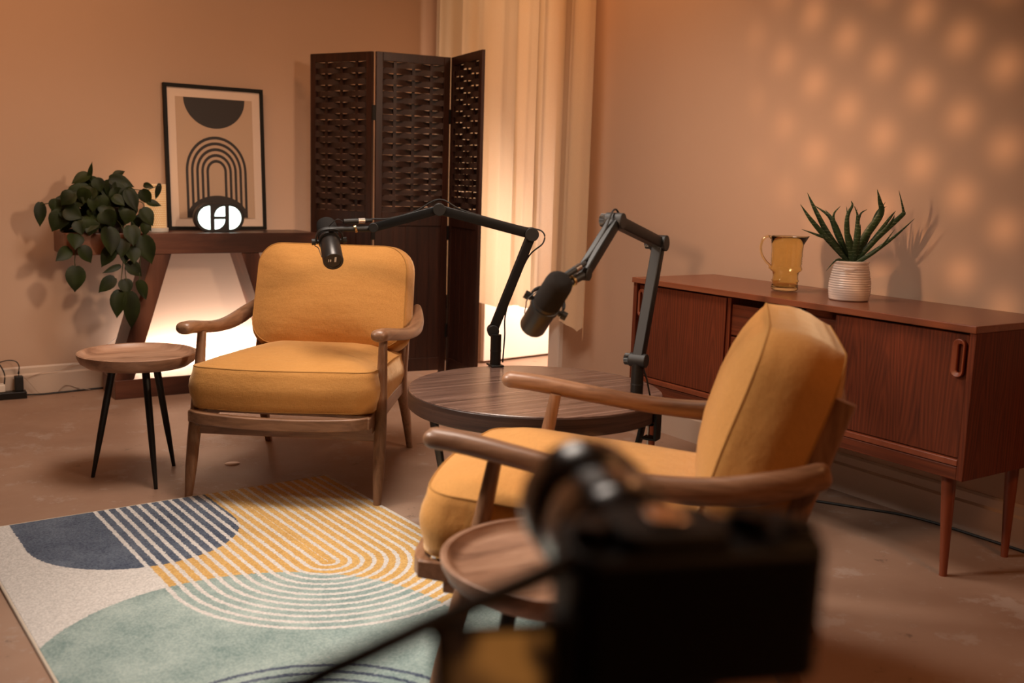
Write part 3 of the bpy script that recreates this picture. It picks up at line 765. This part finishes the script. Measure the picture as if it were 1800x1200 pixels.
expl = [((110, 360), (100, 505), 80, 5.08), ((285, 775), (270, 930), 130, 4.955), ((520, 850), (418, 935), 95, 4.95), ((560, 945), (520, 1110), 115, 4.95), ((620, 965), (640, 1205), 125, 4.94),
        ((680, 880), (745, 1000), 105, 4.945), ((590, 865), (610, 955), 100, 4.955), ((858, 212), (832, 315), 42, 5.0), ((745, 255), (790, 350), 90, 5.0), ((780, 335), (865, 348), 60, 5.0),
        ((735, 385), (800, 490), 105, 4.98), ((765, 215), (815, 225), 45, 5.02), ((490, 515), (505, 680), 140, 4.93), ((720, 575), (765, 750), 130, 4.945), ((620, 750), (708, 835), 100, 4.95),
        ((560, 765), (450, 805), 45, 4.95), ((285, 555), (280, 640), 118, 4.955), ((320, 640), (385, 735), 105, 4.945), ((245, 650), (160, 715), 90, 4.955), ((560, 180), (705, 225), 100, 5.06),
        ((410, 160), (300, 208), 90, 5.06), ((420, 175), (427, 72), 34, 5.06), ((590, 160), (655, 118), 60, 5.08), ((400, 250), (232, 297), 105, 5.04), ((205, 330), (190, 420), 110, 5.04),
        ((250, 390), (340, 440), 120, 5.0), ((450, 185), (480, 270), 90, 5.02), ((640, 260), (690, 390), 100, 4.98), ((420, 310), (405, 400), 80, 4.98), ((550, 300), (610, 350), 80, 4.98),
        ((640, 390), (610, 480), 110, 4.96), ((480, 400), (520, 490), 130, 4.96), ((390, 460), (380, 560), 110, 4.96), ((310, 470), (330, 550), 90, 4.97), ((640, 500), (645, 620), 115, 4.94),
        ((590, 590), (560, 700), 100, 4.94), ((640, 640), (650, 740), 110, 4.94), ((520, 640), (440, 765), 100, 4.945), ((740, 480), (745, 560), 80, 4.97), ((600, 660), (590, 750), 70, 4.95)]
for b_, t_, w_, Y in expl:
    a = px(*b_, Y); c = px(*t_, Y-rnd.uniform(.0, .04)); leaf(fol, a, c, w_*.00068)
for i in range(150):
    a = rnd.uniform(0, 2*PI); q = rnd.random()**.65
    cx = 480+q*260*C(a); cy = 380+q*200*S(a)*(1 if S(a) < 0 else 1.1); Y = rnd.uniform(4.97, 5.16)+abs(q)*.02
    dx = (cx-480)*.25+rnd.uniform(-50, 50); L_ = rnd.uniform(95, 150)
    p0 = px(cx, cy, Y); p1 = px(cx+dx, cy+L_*rnd.uniform(.5, 1), Y-rnd.uniform(-.03, .05))
    if p1.z < .004 and Y > 4.985: continue
    leaf(fol, p0, p1, rnd.uniform(85, 130)*.00068)
link('foliage', fol, M_leaf, t, ang=80)
for P in ([(560, 420, 5.08), (600, 520, 4.97), (590, 700, 4.95), (560, 950, 4.955)], [(600, 420, 5.06), (640, 560, 4.96), (600, 780, 4.955), (620, 960, 4.945)], [(640, 400, 5.06), (700, 560, 4.955), (690, 880, 4.95)],
          [(480, 420, 5.08), (330, 540, 4.97), (285, 700, 4.965), (285, 780, 4.96)], [(560, 350, 5.08), (640, 250, 5.04), (760, 250, 5.01), (858, 215, 5.0)], [(540, 350, 5.1), (300, 300, 5.06), (200, 340, 5.05), (110, 360, 5.08)],
          [(560, 340, 5.1), (440, 220, 5.07), (420, 170, 5.06)], [(580, 340, 5.1), (600, 240, 5.07), (600, 170, 5.07)], [(620, 360, 5.1), (730, 330, 5.0), (750, 390, 4.985)]):
    tube(stem, [px(a, b, c) for a, b, c in P], .0022, n=6, smooth=5)
link('stem', stem, M_stem, t)

# ---------------------------------------------------------------- folding screen
t = thing('folding_screen', 'tall dark brown three-panel folding screen with woven upper half, behind the armchair', 'folding screen', (0, 0, 0))
HS = 1.70; SP = [((2.080, 5.165), (2.262, 4.806)), ((2.272, 4.795), (2.668, 4.742)), ((2.680, 4.735), (2.620, 4.330))]
zw0, zw1 = .905, 1.655
def screen_panel(P0, P1, idx):
    a = Vector((*P0, 0)); b = Vector((*P1, 0)); d = b-a; W = d.length; d.normalize()
    M = Matrix.Translation(a) @ Matrix.Rotation(math.atan2(d.y, d.x), 4, 'Z')
    th = .018; sw = .036; bm = B()
    box(bm, (sw/2, 0, HS/2), (sw, th, HS), M); box(bm, (W-sw/2, 0, HS/2), (sw, th, HS), M)
    box(bm, (W/2, 0, HS-.022), (W-2*sw, th, .044), M); box(bm, (W/2, 0, zw0-.035), (W-2*sw, th, .07), M); box(bm, (W/2, 0, .10), (W-2*sw, th, .07), M)
    p = link('panel', bm, M_screen, t, smooth=False, bevel=.002)
    bm = B(); box(bm, (W/2, 0, .485), (W-2*sw, .006, .70), M)
    nb = 5
    for i in range(1, nb): x = sw+(W-2*sw)*i/nb; box(bm, (x, -.004, .485), (.003, .003, .70), M)
    link('wood_insert', bm, M_screen, p, smooth=False)
    bm = B(); xs = [sw+(W-2*sw)*q for q in (.2, .5, .8)]
    for x in xs: box(bm, (x, 0, (zw0+zw1)/2), (.016, .005, zw1-zw0), M)
    link('vertical_slats', bm, M_screen, p, smooth=False)
    bm = B(); rows = 26; ph = (zw1-zw0)/rows; Wi = W-2*sw; rn = random.Random(idx)
    for r_ in range(rows):
        z = zw0+(r_+.5)*ph; s = 1 if r_ % 2 else -1; m = 26; hw = ph*.5
        jit = rn.uniform(-.0012, .0012); pv = None
        for i in range(m+1):
            u = i/m; y = s*.0125*C(PI*(u-.2)/.3); k = abs(y)/.0125
            h = hw*(1.06-.15*k)
            q = [M @ Vector((sw+Wi*u, y+dy, z+jit+dz)) for dy, dz in ((-.001, -h), (.001, -h), (.001, h), (-.001, h))]
            q = [bm.verts.new(v) for v in q]
            if pv:
                for e in range(4): bm.faces.new((pv[e], pv[(e+1) % 4], q[(e+1) % 4], q[e]))
            pv = q
    link('woven_bands', bm, M_weave, p, ang=50)
for i, (a, b) in enumerate(SP): screen_panel(a, b, i)
for x, y, z0s in ((2.267, 4.792, (1.40, .80, .28)), (2.674, 4.732, (1.40, .80, .28))):
    for z in z0s: link('hinge', box(B(), (x, y, z), (.028, .012, .075)), M_black, t, smooth=False, bevel=.002)

# ---------------------------------------------------------------- curtain
t = thing('curtain', 'long sheer cream curtain hanging in folds across the corner opening, behind the screen', 'curtain', (0, 0, 0))
bm = B(); n = 260; m = 30; rn = random.Random(4)
amp = [rn.uniform(.5, 1.3) for _ in range(40)]
def fold(u, v):
    a = u*2*PI*6.5+1.2*S(u*7)+.7*S(u*17+1)
    g = lerpl(amp, u)
    return (.038*g*S(a)+.010*S(a*2.3+1.1+v*1.2))*(.8+.3*v)+.006*S(u*31+v*2)
rows = []
for j in range(m+1):
    v = j/m; row = []
    for i in range(n+1):
        u = i/n; y = 5.325-(5.325-3.80)*u+.012*v*S(u*40)
        zbot = .43+.02*S(u*22+.5)-(.10*max(0, (u-.86)/.14)**1.0 if u > .86 else 0)+(.06*max(0, 1-abs(u-.98)/.03))
        z = 2.62-(2.62-zbot)*v
        x = 2.885+fold(u, v)*(.85 if u < .9 else .6)
        row.append(bm.verts.new((x, y, z)))
    rows.append(row)
for a, b in zip(rows, rows[1:]):
    for i in range(n): bm.faces.new((a[i], a[i+1], b[i+1], b[i]))
link('fabric', bm, M_curt, t, ang=180)
bm = B(); cyl(bm, (2.885, 5.34, 2.64), (2.885, 3.72, 2.64), .011)
rd = link('curtain_rod', bm, M_black, t)
for y in (3.76, 5.22): bm = B(); cyl(bm, (2.885, y, 2.64), (2.991, y, 2.64), .006); link('bracket', bm, M_black, rd)

# ---------------------------------------------------------------- boom arms and microphones
def V3(p): return Vector(p)
def bar(name, a, b, w, h, par, mat=M_blk2, side=None, ext=.0, taper=1.0):
    """flat bar from a to b; w across the arm's plane normal, h in the plane"""
    a, b = V3(a), V3(b); d = (b-a).normalized(); s = V3(side).normalized(); u = d.cross(s).normalized()
    bm = B(); q = []
    for p in (a-d*ext, b+d*ext):
        for cx, sy in ((1, .62), (1, -.62), (.86, -1), (-.86, -1), (-1, -.62), (-1, .62), (-.86, 1), (.86, 1)): q.append(bm.verts.new(p+s*w/2*cx+u*h/2*sy))
    for i in range(8): bm.faces.new((q[i], q[(i+1) % 8], q[8+(i+1) % 8], q[8+i]))
    bm.faces.new(q[:8][::-1]); bm.faces.new(q[8:])
    return link(name, bm, mat, par, bevel=.0015)
def joint(par, p, side, r, w, knob=0):
    s = V3(side).normalized(); p = V3(p); bm = B(); cyl(bm, p-s*w/2, p+s*w/2, r, n=28)
    j = link('joint', bm, M_matte, par, bevel=.002)
    if knob:
        bm = B(); k = 20; c = p+s*knob*(w/2+.001); e = c+s*knob*.014
        u = s.cross(Vector((0, 0, 1))).normalized(); v = s.cross(u)
        lo, hi = [], []
        for i in range(48):
            rr = r*(.84 if i % 2 else .76); an = 2*PI*i/48
            lo.append(bm.verts.new(c+u*rr*C(an)+v*rr*S(an))); hi.append(bm.verts.new(e+u*rr*C(an)+v*rr*S(an)))
        bm.faces.new(lo[::-1]); bm.faces.new(hi)
        for i in range(48): bm.faces.new((lo[i], lo[(i+1) % 48], hi[(i+1) % 48], hi[i]))
        link('knob', bm, M_black, j)
    return j
def boom(label, base, az, J, cable, side_sign, knobsign):
    t = thing('boom_stand', label, 'boom stand', (0, 0, 0), 0, 'jointed boom stands clamped to the table')
    n = Vector((-S(az), C(az), 0))*side_sign
    b = V3(base)
    bm = B(); cyl(bm, b+Vector((0, 0, .002)), (b.x, b.y, J[0][2]-.01), .0185, n=24); link('riser', bm, M_black, t)
    bm = B(); cyl(bm, b+Vector((0, 0, .052)), b+Vector((0, 0, .056)), .0192, n=24); link('collar', bm, M_matte, t)
    # table clamp
    out = Vector((b.x-1.757, b.y-2.549, 0)).normalized(); bm = B()
    ang = math.atan2(out.y, out.x); Mc = Matrix.Translation((1.757, 2.549, 0)) @ Matrix.Rotation(ang, 4, 'Z')
    rr = Vector((b.x-1.757, b.y-2.549)).length
    box(bm, ((rr+.405)/2-.008, 0, .4535), (.405-rr+.045, .045, .006), Mc); box(bm, (.403, 0, .400), (.010, .040, .10), Mc); box(bm, (.385, 0, .349), (.045, .040, .008), Mc)
    link('clamp', bm, M_black, t, bevel=.002)
    bm = B(); cyl(bm, Mc @ Vector((.376, 0, .385)), Mc @ Vector((.376, 0, .27)), .0035, n=12)
    sc = link('clamp_screw', bm, M_chrome, t)
    bm = B(); cyl(bm, Mc @ Vector((.376, 0, .391)), Mc @ Vector((.376, 0, .386)), .015, n=20); link('clamp_pad', bm, M_black, sc)
    bm = B(); cyl(bm, Mc @ Vector((.340, 0, .272)), Mc @ Vector((.412, 0, .272)), .0035, n=10); link('clamp_handle', bm, M_chrome, sc)
    joint(t, J[0], n, .0205, .052, knobsign)
    bar('lower_arm', V3(J[0]), V3(J[1]), .034, .032, t, side=n, ext=.012)
    joint(t, J[1], n, .0235, .050, knobsign)
    bar('upper_arm', V3(J[1]), V3(J[2]), .034, .032, t, side=n, ext=.008)
    joint(t, J[2], n, .0215, .050, knobsign)
    bar('fore_arm', V3(J[2]), V3(J[3]), .034, .030, t, side=n, ext=.006)
    joint(t, J[3], n, .0165, .040, 0)
    bm = B(); tube(bm, cable, .0026, n=8, smooth=8); link('cable', bm, M_rubber, t)
    return t, n
def offs(J, i, j, f, d, n, up):
    a, b = V3(J[i]), V3(J[j]); p = a.lerp(b, f); q = (b-a).normalized().cross(n).normalized()
    if q.z < 0: q = -q
    return p+q*d
def microphone(label, tip, tail, attach, par_side, labelpos, cablep):
    """windscreen at tip, body end at tail"""
    tip, tail = V3(tip), V3(tail); ax = (tail-tip); L = ax.length; ax.normalize()
    t = thing('microphone', label, 'microphone', (0, 0, 0), 0, 'broadcast microphones on the arms')
    kk = 1.22; M = Matrix.Translation(tip) @ ax.to_track_quat('Z', 'Y').to_matrix().to_4x4() @ Matrix.Diagonal((kk, kk, 1, 1))
    bm = B(); lathe(bm, [(0, 0), (.014, .0), (.0225, .004), (.0265, .011), (.028, .022), (.0285, .088), (.0265, .092), (0, .092)], 36, M=M); link('windscreen', bm, M_foam, t, ang=180)
    bm = B(); lathe(bm, [(0, .088), (.0262, .088), (.0275, .092), (.0275, L-.004), (.0262, L), (.020, L), (.0195, L-.002), (0, L-.002)], 36, M=M); bd = link('body', bm, M_mic, t, ang=40)
    bm = B(); box(bm, (.0045, .008, L+.0005), (.005, .016, .001), M); box(bm, (-.008, .004, L+.0005), (.003, .007, .001), M); box(bm, (-.013, .004, L+.0005), (.002, .008, .001), M); link('switch_marks', bm, M_white, bd, smooth=False)
    bm = B(); lathe(bm, [(.0272, .100), (.030, .101), (.030, .112), (.0272, .113)], 36, M=M); link('clamp_ring', bm, M_matte, t)
    # yoke bracket with side knobs
    s = V3(par_side); s = (s-ax*s.dot(ax)).normalized(); c = tip+ax*.104
    u = ax.cross(s).normalized(); at = V3(attach)
    if (at-c).dot(u) < 0: u = -u
    bm = B(); P = [c+s*.041-u*.004, c+s*.043+u*.022, c+s*.028+u*.046, c+u*.052, c-s*.028+u*.046, c-s*.043+u*.022, c-s*.041-u*.004]
    tube(bm, P, .0075, .0028, n=10, up=u, smooth=4, power=4); yk = link('yoke', bm, M_matte, t)
    for sg in (1, -1):
        bm = B(); cyl(bm, c+s*sg*.034, c+s*sg*.046, .006, n=14); cyl(bm, c+s*sg*.045, c+s*sg*.058, .0105, n=20); link('knob', bm, M_matte, yk)
    bm = B(); cyl(bm, c+u*.048, at, .0085, .0105, n=20); link('mount', bm, M_matte, t)
    bm = B(); mid = (c+u*.048).lerp(at, .62); dd = (at-c).normalized(); cyl(bm, mid, mid+dd*.007, .0135, n=20); link('lock_ring', bm, M_brass, t)
    # plug beside the mount
    e = u.cross(dd); off = Vector((0, 0, .024)); a = (c+u*.05).lerp(at, .35)+off; b = at+off*1.15
    bm = B(); cyl(bm, a, a.lerp(b, .55), .0085, n=18); link('cable_plug', bm, M_matte, t)
    bm = B(); cyl(bm, a.lerp(b, .55), a.lerp(b, .80), .0098, n=18); link('plug_sleeve', bm, M_chrome, t)
    bm = B(); cyl(bm, a.lerp(b, .80), b+(b-a)*.1, .0075, .005, n=14); link('plug_end', bm, M_matte, t)
    bm = B(); tube(bm, [a+(a-b)*.02, a+(a-b).normalized()*.03+Vector((0, 0, .004)), c-u*.012-ax*.01+s*.044, tip+ax*.14+s*.040, tip+ax*(L-.03)+s*.0345], .0015, n=8, smooth=6); link('lead', bm, M_rubber, t)
    return t
J1 = [(1.850, 2.952, .570), (1.957, 2.892, .903), (1.682, 3.045, .978), (1.490, 3.151, .912)]
J2 = [(1.917, 2.256, .575), (2.018, 2.307, .912), (1.732, 2.162, .983), (1.566, 2.077, .852)]
b1, b2 = (1.846, 2.955, .45), (1.917, 2.257, .45)
b1 = (1.848, 2.921, .45)
b1 = (1.846, 2.925, .45)
n1 = Vector((-S(math.radians(151)), C(math.radians(151)), 0)); n2 = Vector((-S(math.radians(27)), C(math.radians(27)), 0))
cab1 = [offs(J1, 2, 3, 1.0, .03, n1, 1), offs(J1, 2, 3, .75, .016, n1, 1), offs(J1, 2, 3, .35, .016, n1, 1), V3(J1[2])+Vector((.0, 0, .034)), offs(J1, 2, 1, .25, .018, n1, 1), offs(J1, 2, 1, .85, .016, n1, 1),
        V3(J1[1])+Vector((.030, -.016, .012)), V3(J1[1])+Vector((.036, -.019, -.028)), offs(J1, 0, 1, .76, -.017, n1, 1), offs(J1, 0, 1, .25, -.016, n1, 1), V3(b1)+Vector((.030, -.008, .10)), V3(b1)+Vector((.026, -.006, .012))]
cab2 = [offs(J2, 2, 3, 1.0, .03, n2, 1), offs(J2, 2, 3, .75, .015, n2, 1), offs(J2, 2, 3, .3, .015, n2, 1), V3(J2[2])+Vector((-.004, 0, .030)), offs(J2, 2, 1, .2, .014, n2, 1), offs(J2, 2, 1, .9, .014, n2, 1),
        V3(J2[1])+Vector((.024, .012, .0)), offs(J2, 0, 1, .85, -.015, n2, 1), offs(J2, 0, 1, .1, -.018, n2, 1), V3(b2)+Vector((.035, -.005, .06)), V3(b2)+Vector((.045, -.012, .008))]
boom('black jointed boom stand clamped at the round table\'s back, reaching over the far armchair', b1, math.radians(151), J1, cab1, 1, 0)
boom('black bent boom stand clamped at the round table\'s right rim, nearest the sideboard', b2, math.radians(27), J2, cab2, 1, 1)
microphone('black microphone hanging in front of the far armchair\'s back cushion', (1.374, 3.285, .921), (1.327, 3.108, .803), (1.478, 3.157, .908), (-.84, .54, .1), 0, None)
microphone('black microphone pointing down-left in front of the curtain, on the bent right-hand arm', (1.407, 1.946, .856), (1.422, 2.085, .722), (1.560, 2.066, .850), (-.70, .45, .5), 0, None)

# ---------------------------------------------------------------- power strip, adapters, wires
t = thing('power_strip', 'black power strip on the floor at the left foot of the back wall', 'power strip', (.50, 5.222, 0), -.02)
link('housing', box(B(), (0, 0, .017), (.34, .055, .034)), M_black, t, bevel=.004)
for x in (-.12, -.06): link('socket', box(B(), (x, 0, .0345), (.035, .035, .002)), M_matte, t, bevel=.001)
bm = B(); tube(bm, [(.170, 0, .012), (.24, .02, .006), (.36, .040, .005), (.42, .050, .005), (.50, .058, .0055), (.60, .066, .005), (.75, .075, .005)], .004, n=8, smooth=5); link('cord', bm, M_rubber, t)
t = thing('power_adapter', 'white plug adapter sitting in the power strip', 'adapter', (.555, 5.22, .035), 0, 'adapters in the power strip')
link('housing', box(B(), (0, 0, .019), (.050, .045, .038)), M_white, t, bevel=.006)
bm = B(); tube(bm, [(.022, 0, .03), (.024, 0, .09), (-.01, .01, .15), (-.07, .03, .175), (-.14, .04, .16)], .0032, n=8, smooth=5); link('cord', bm, M_rubber, t)
t = thing('power_adapter', 'black upright plug adapter with a cord looping out of its top, in the power strip', 'adapter', (.640, 5.222, .035), 0, 'adapters in the power strip')
link('housing', box(B(), (0, 0, .035), (.036, .036, .070)), M_matte, t, bevel=.003)
bm = B(); tube(bm, [(.0, 0, .068), (0, 0, .082), (.002, 0, .094)], [.006, .005, .003], n=10); tube(bm, [(0, 0, .088), (.004, .002, .115), (-.01, .005, .140), (-.05, .01, .145), (-.11, .02, .128), (-.2, .02, .12)], .0025, n=8, smooth=5); link('cord', bm, M_rubber, t)
def wire(label, P, r, mat, group='thin wires along the back wall'):
    bm = B(); tube(bm, P, r, n=6, smooth=6); tag(link('wire', bm, mat, None), label, 'wire', group)
M_wire = plain('pale_wire', (.42, .32, .25), .5)
yb = lambda x, d=.022: YB(x)-d
wire('thin pale wire sagging along the baseboard behind the tray-top table', [(.665, 5.23, .09), (.70, yb(.70), .095), (.76, yb(.76), .108), (.82, yb(.82), .112), (.88, yb(.88), .135), (.95, yb(.95), .150), (1.02, yb(1.02), .20), (1.10, yb(1.10), .255)], .0016, M_wire)
wire('thin wire dropping from the adapter and rising again behind the walnut base', [(.66, 5.225, .10), (.685, 5.23, .07), (.72, 5.24, .02), (.745, 5.245, .005), (.80, 5.25, .006), (.85, yb(.85, .02), .035), (.90, yb(.9, .02), .02), (.96, 5.25, .006)], .0016, M_wire)
wire('white wire slanting down the wall between the console legs', [(1.375, yb(1.375, .004), .69), (1.36, yb(1.36, .004), .66), (1.335, yb(1.335, .004), .58), (1.30, yb(1.30, .004), .53)], .0022, M_white)
wire('thin white wire hanging behind the right rear leg of the far armchair', [(2.03, 4.70, .68), (2.035, 4.68, .5), (2.04, 4.66, .3), (2.06, 4.64, .10), (2.08, 4.63, .004)], .0018, M_white)
wire('black cable lying on the floor under the sideboard', [(2.62, 2.60, .005), (2.70, 2.44, .005), (2.78, 2.32, .005), (2.87, 2.17, .005), (2.95, 2.02, .005), (2.968, 1.80, .005), (2.968, 1.4, .005), (2.96, .9, .005)], .0045, M_rubber, 'floor cables')
bm = B(); lathe(bm, [(0, .002), (.026, .002), (.028, .0005), (.0285, 0)], 32, (1.165, 3.68, 0)); tag(link('floor_cap', bm, plain('dull_metal', (.36, .24, .17), .45, metal=.5), None), 'small round metal cap set in the concrete under the far armchair', 'floor cap')

# ---------------------------------------------------------------- perforated gobo lamp throwing dots on the right wall
Lp = Vector((-1.55, 2.15, 1.50)); s_ = .085
t = thing('perforated_projector_lamp', 'perforated projector lamp throwing a grid of dots on the wall', 'lamp', (0, 0, 0))
a_, b_ = Vector((-.158, -.097)), Vector((-.133, .148)); O2 = Vector((2.458, 1.367))
bm = B(); holes = []
for i in range(-7, 13):
    for j in range(-8, 12):
        p = O2+a_*i+b_*j
        if -.2 < p.x < 3.35 and .55 < p.y < 3.0: holes.append((i, j))
hs = set(holes); N_ = 12
def W2(p): return Lp+(Vector((XR, p.x, p.y))-Lp)*s_
rad = .050
for (i, j) in holes:
    cc = O2+a_*i+b_*j
    sq = [cc+a_*x*.5+b_*y*.5 for x, y in ((1, 1), (-1, 1), (-1, -1), (1, -1))]
    outer = []
    for k in range(4):
        p, q = sq[k], sq[(k+1) % 4]
        for m_ in range(3): outer.append(p+(q-p)*m_/3)
    inner = []
    for p in outer: d_ = (p-cc).normalized(); inner.append(cc+d_*rad)
    vo = [bm.verts.new(W2(p)) for p in outer]; vi = [bm.verts.new(W2(p)) for p in inner]
    for k in range(12): bm.faces.new((vo[k], vo[(k+1) % 12], vi[(k+1) % 12], vi[k]))
bmesh.ops.remove_doubles(bm, verts=bm.verts[:], dist=1e-5)
link('perforated_plate', bm, M_black, t, smooth=False)
bm = B(); cyl(bm, (Lp.x-.06, Lp.y, Lp.z), (Lp.x-.02, Lp.y, Lp.z), .05); cyl(bm, (Lp.x-.04, Lp.y, 0.01), (Lp.x-.04, Lp.y, Lp.z), .012); lathe(bm, [(0, .0), (.15, .0), (.15, .012), (0, .014)], 32, (Lp.x-.04, Lp.y, 0)); link('stand', bm, M_black, t)
sl = bpy.data.lights.new('projector_bulb', 'SPOT'); sl.energy = 400; sl.color = (1, .50, .22); sl.shadow_soft_size = .0042
sl.spot_size = math.radians(34); sl.spot_blend = .6
so = bpy.data.objects.new('projector_bulb', sl); col.objects.link(so); so.location = Lp
so.rotation_euler = (Vector((XR, 1.75, 1.70))-Lp).to_track_quat('-Z', 'Y').to_euler()

# ---------------------------------------------------------------- film camera in the foreground
t = thing('camera', 'black camera with a stubby lens, out of focus in the near foreground', 'camera', (.374, .392, .818), -.35)
t.rotation_euler = (math.radians(2), 0, -.35)
bm = B(); prism(bm, rrect(.142, .060, .014, 5), 0, .076); prism(bm, rrect(.062, .052, .012, 5, -.015, 0), .074, .086); prism(bm, rrect(.034, .050, .01, 5, .052, .0), -.002, .080)
link('body', bm, M_matte, t, bevel=.004)
for x, y, h, r_ in ((.036, .004, .010, .011), (.058, -.010, .008, .010), (-.056, .0, .009, .010)): bm = B(); lathe(bm, [(0, 0), (r_, 0), (r_, h), (r_*.9, h+.001), (0, h+.001)], 28, (x, y, .076)); link('dial', bm, M_blk2, t)
link('hot_shoe', box(B(), (-.015, .0, .0875), (.020, .020, .003)), M_chrome, t, bevel=.001)
M_lens = plain('lens_barrel', (.03, .027, .025), .24, spec=1.0, coat=.5)
bm = B(); ML = Matrix.Translation((-.022, .028, .052)) @ Matrix.Rotation(-PI/2, 4, 'X')
lathe(bm, [(0, 0), (.034, 0), (.037, .006), (.037, .024), (.039, .026), (.039, .048), (.036, .050), (.036, .064), (.040, .067), (.042, .072), (.042, .098), (.039, .100), (.037, .084), (0, .078)], 48, M=ML); link('lens', bm, M_lens, t, ang=30)
M_lcd, N, L, b = newmat('camera_screen')
x, y, z = xyz(N, L); nn = noise(N, L, 26, 1)
cc = ((nn-.50)*7).max(0).min(1).lerp((.03, .012, .006), (.50, .19, .04)); L.new(cc.o, b.inputs['Emission Color']); b.inputs['Emission Strength'].default_value = .38; b.inputs['Base Color'].default_value = (.02, .02, .02, 1)
Mf = Matrix.Translation((-.102, -.010, .006)) @ Matrix.Rotation(math.radians(-38), 4, 'X') @ Matrix.Rotation(math.radians(10), 4, 'Z')
f_ = link('flip_screen', box(B(), (0, 0, 0), (.076, .008, .056), Mf), M_matte, t, bevel=.003)
link('display', box(B(), (0, -.0045, 0), (.064, .001, .044), Mf), M_lcd, f_, smooth=False)
link('screen_hinge', box(B(), (-.074, -.018, .022), (.014, .016, .045)), M_matte, t, bevel=.003)
from mathutils import Euler
Mi = (Matrix.Translation(t.location) @ Euler(t.rotation_euler).to_matrix().to_4x4()).inverted()
cp = [Vector(q) for q in ((.315, .412, .889), (.297, .404, .885), (.263, .396, .883), (.215, .390, .878), (.180, .387, .872), (.155, .390, .864), (.120, .392, .848), (.08, .38, .80), (.05, .37, .65), (.04, .36, .35), (.06, .36, .06))]
bm = B(); tube(bm, [Mi @ q for q in cp], .0058, n=12, smooth=6); link('cable', bm, M_rubber, t)
t2 = thing('tripod', 'black tripod carrying the foreground camera', 'tripod', (.374, .392, 0), -.35)
bm = B(); cyl(bm, (0, 0, .790), (0, 0, .8165), .022); cyl(bm, (0, 0, .40), (0, 0, .800), .014); cyl(bm, (0, 0, .68), (0, 0, .74), .022); link('column', bm, M_black, t2)
for k in range(3):
    a = 1.1+k*2*PI/3; bm = B(); tube(bm, [(.02*C(a), .02*S(a), .70), (.27*C(a), .27*S(a), .008)], [.013, .009], n=12); link('leg', bm, M_black, t2)
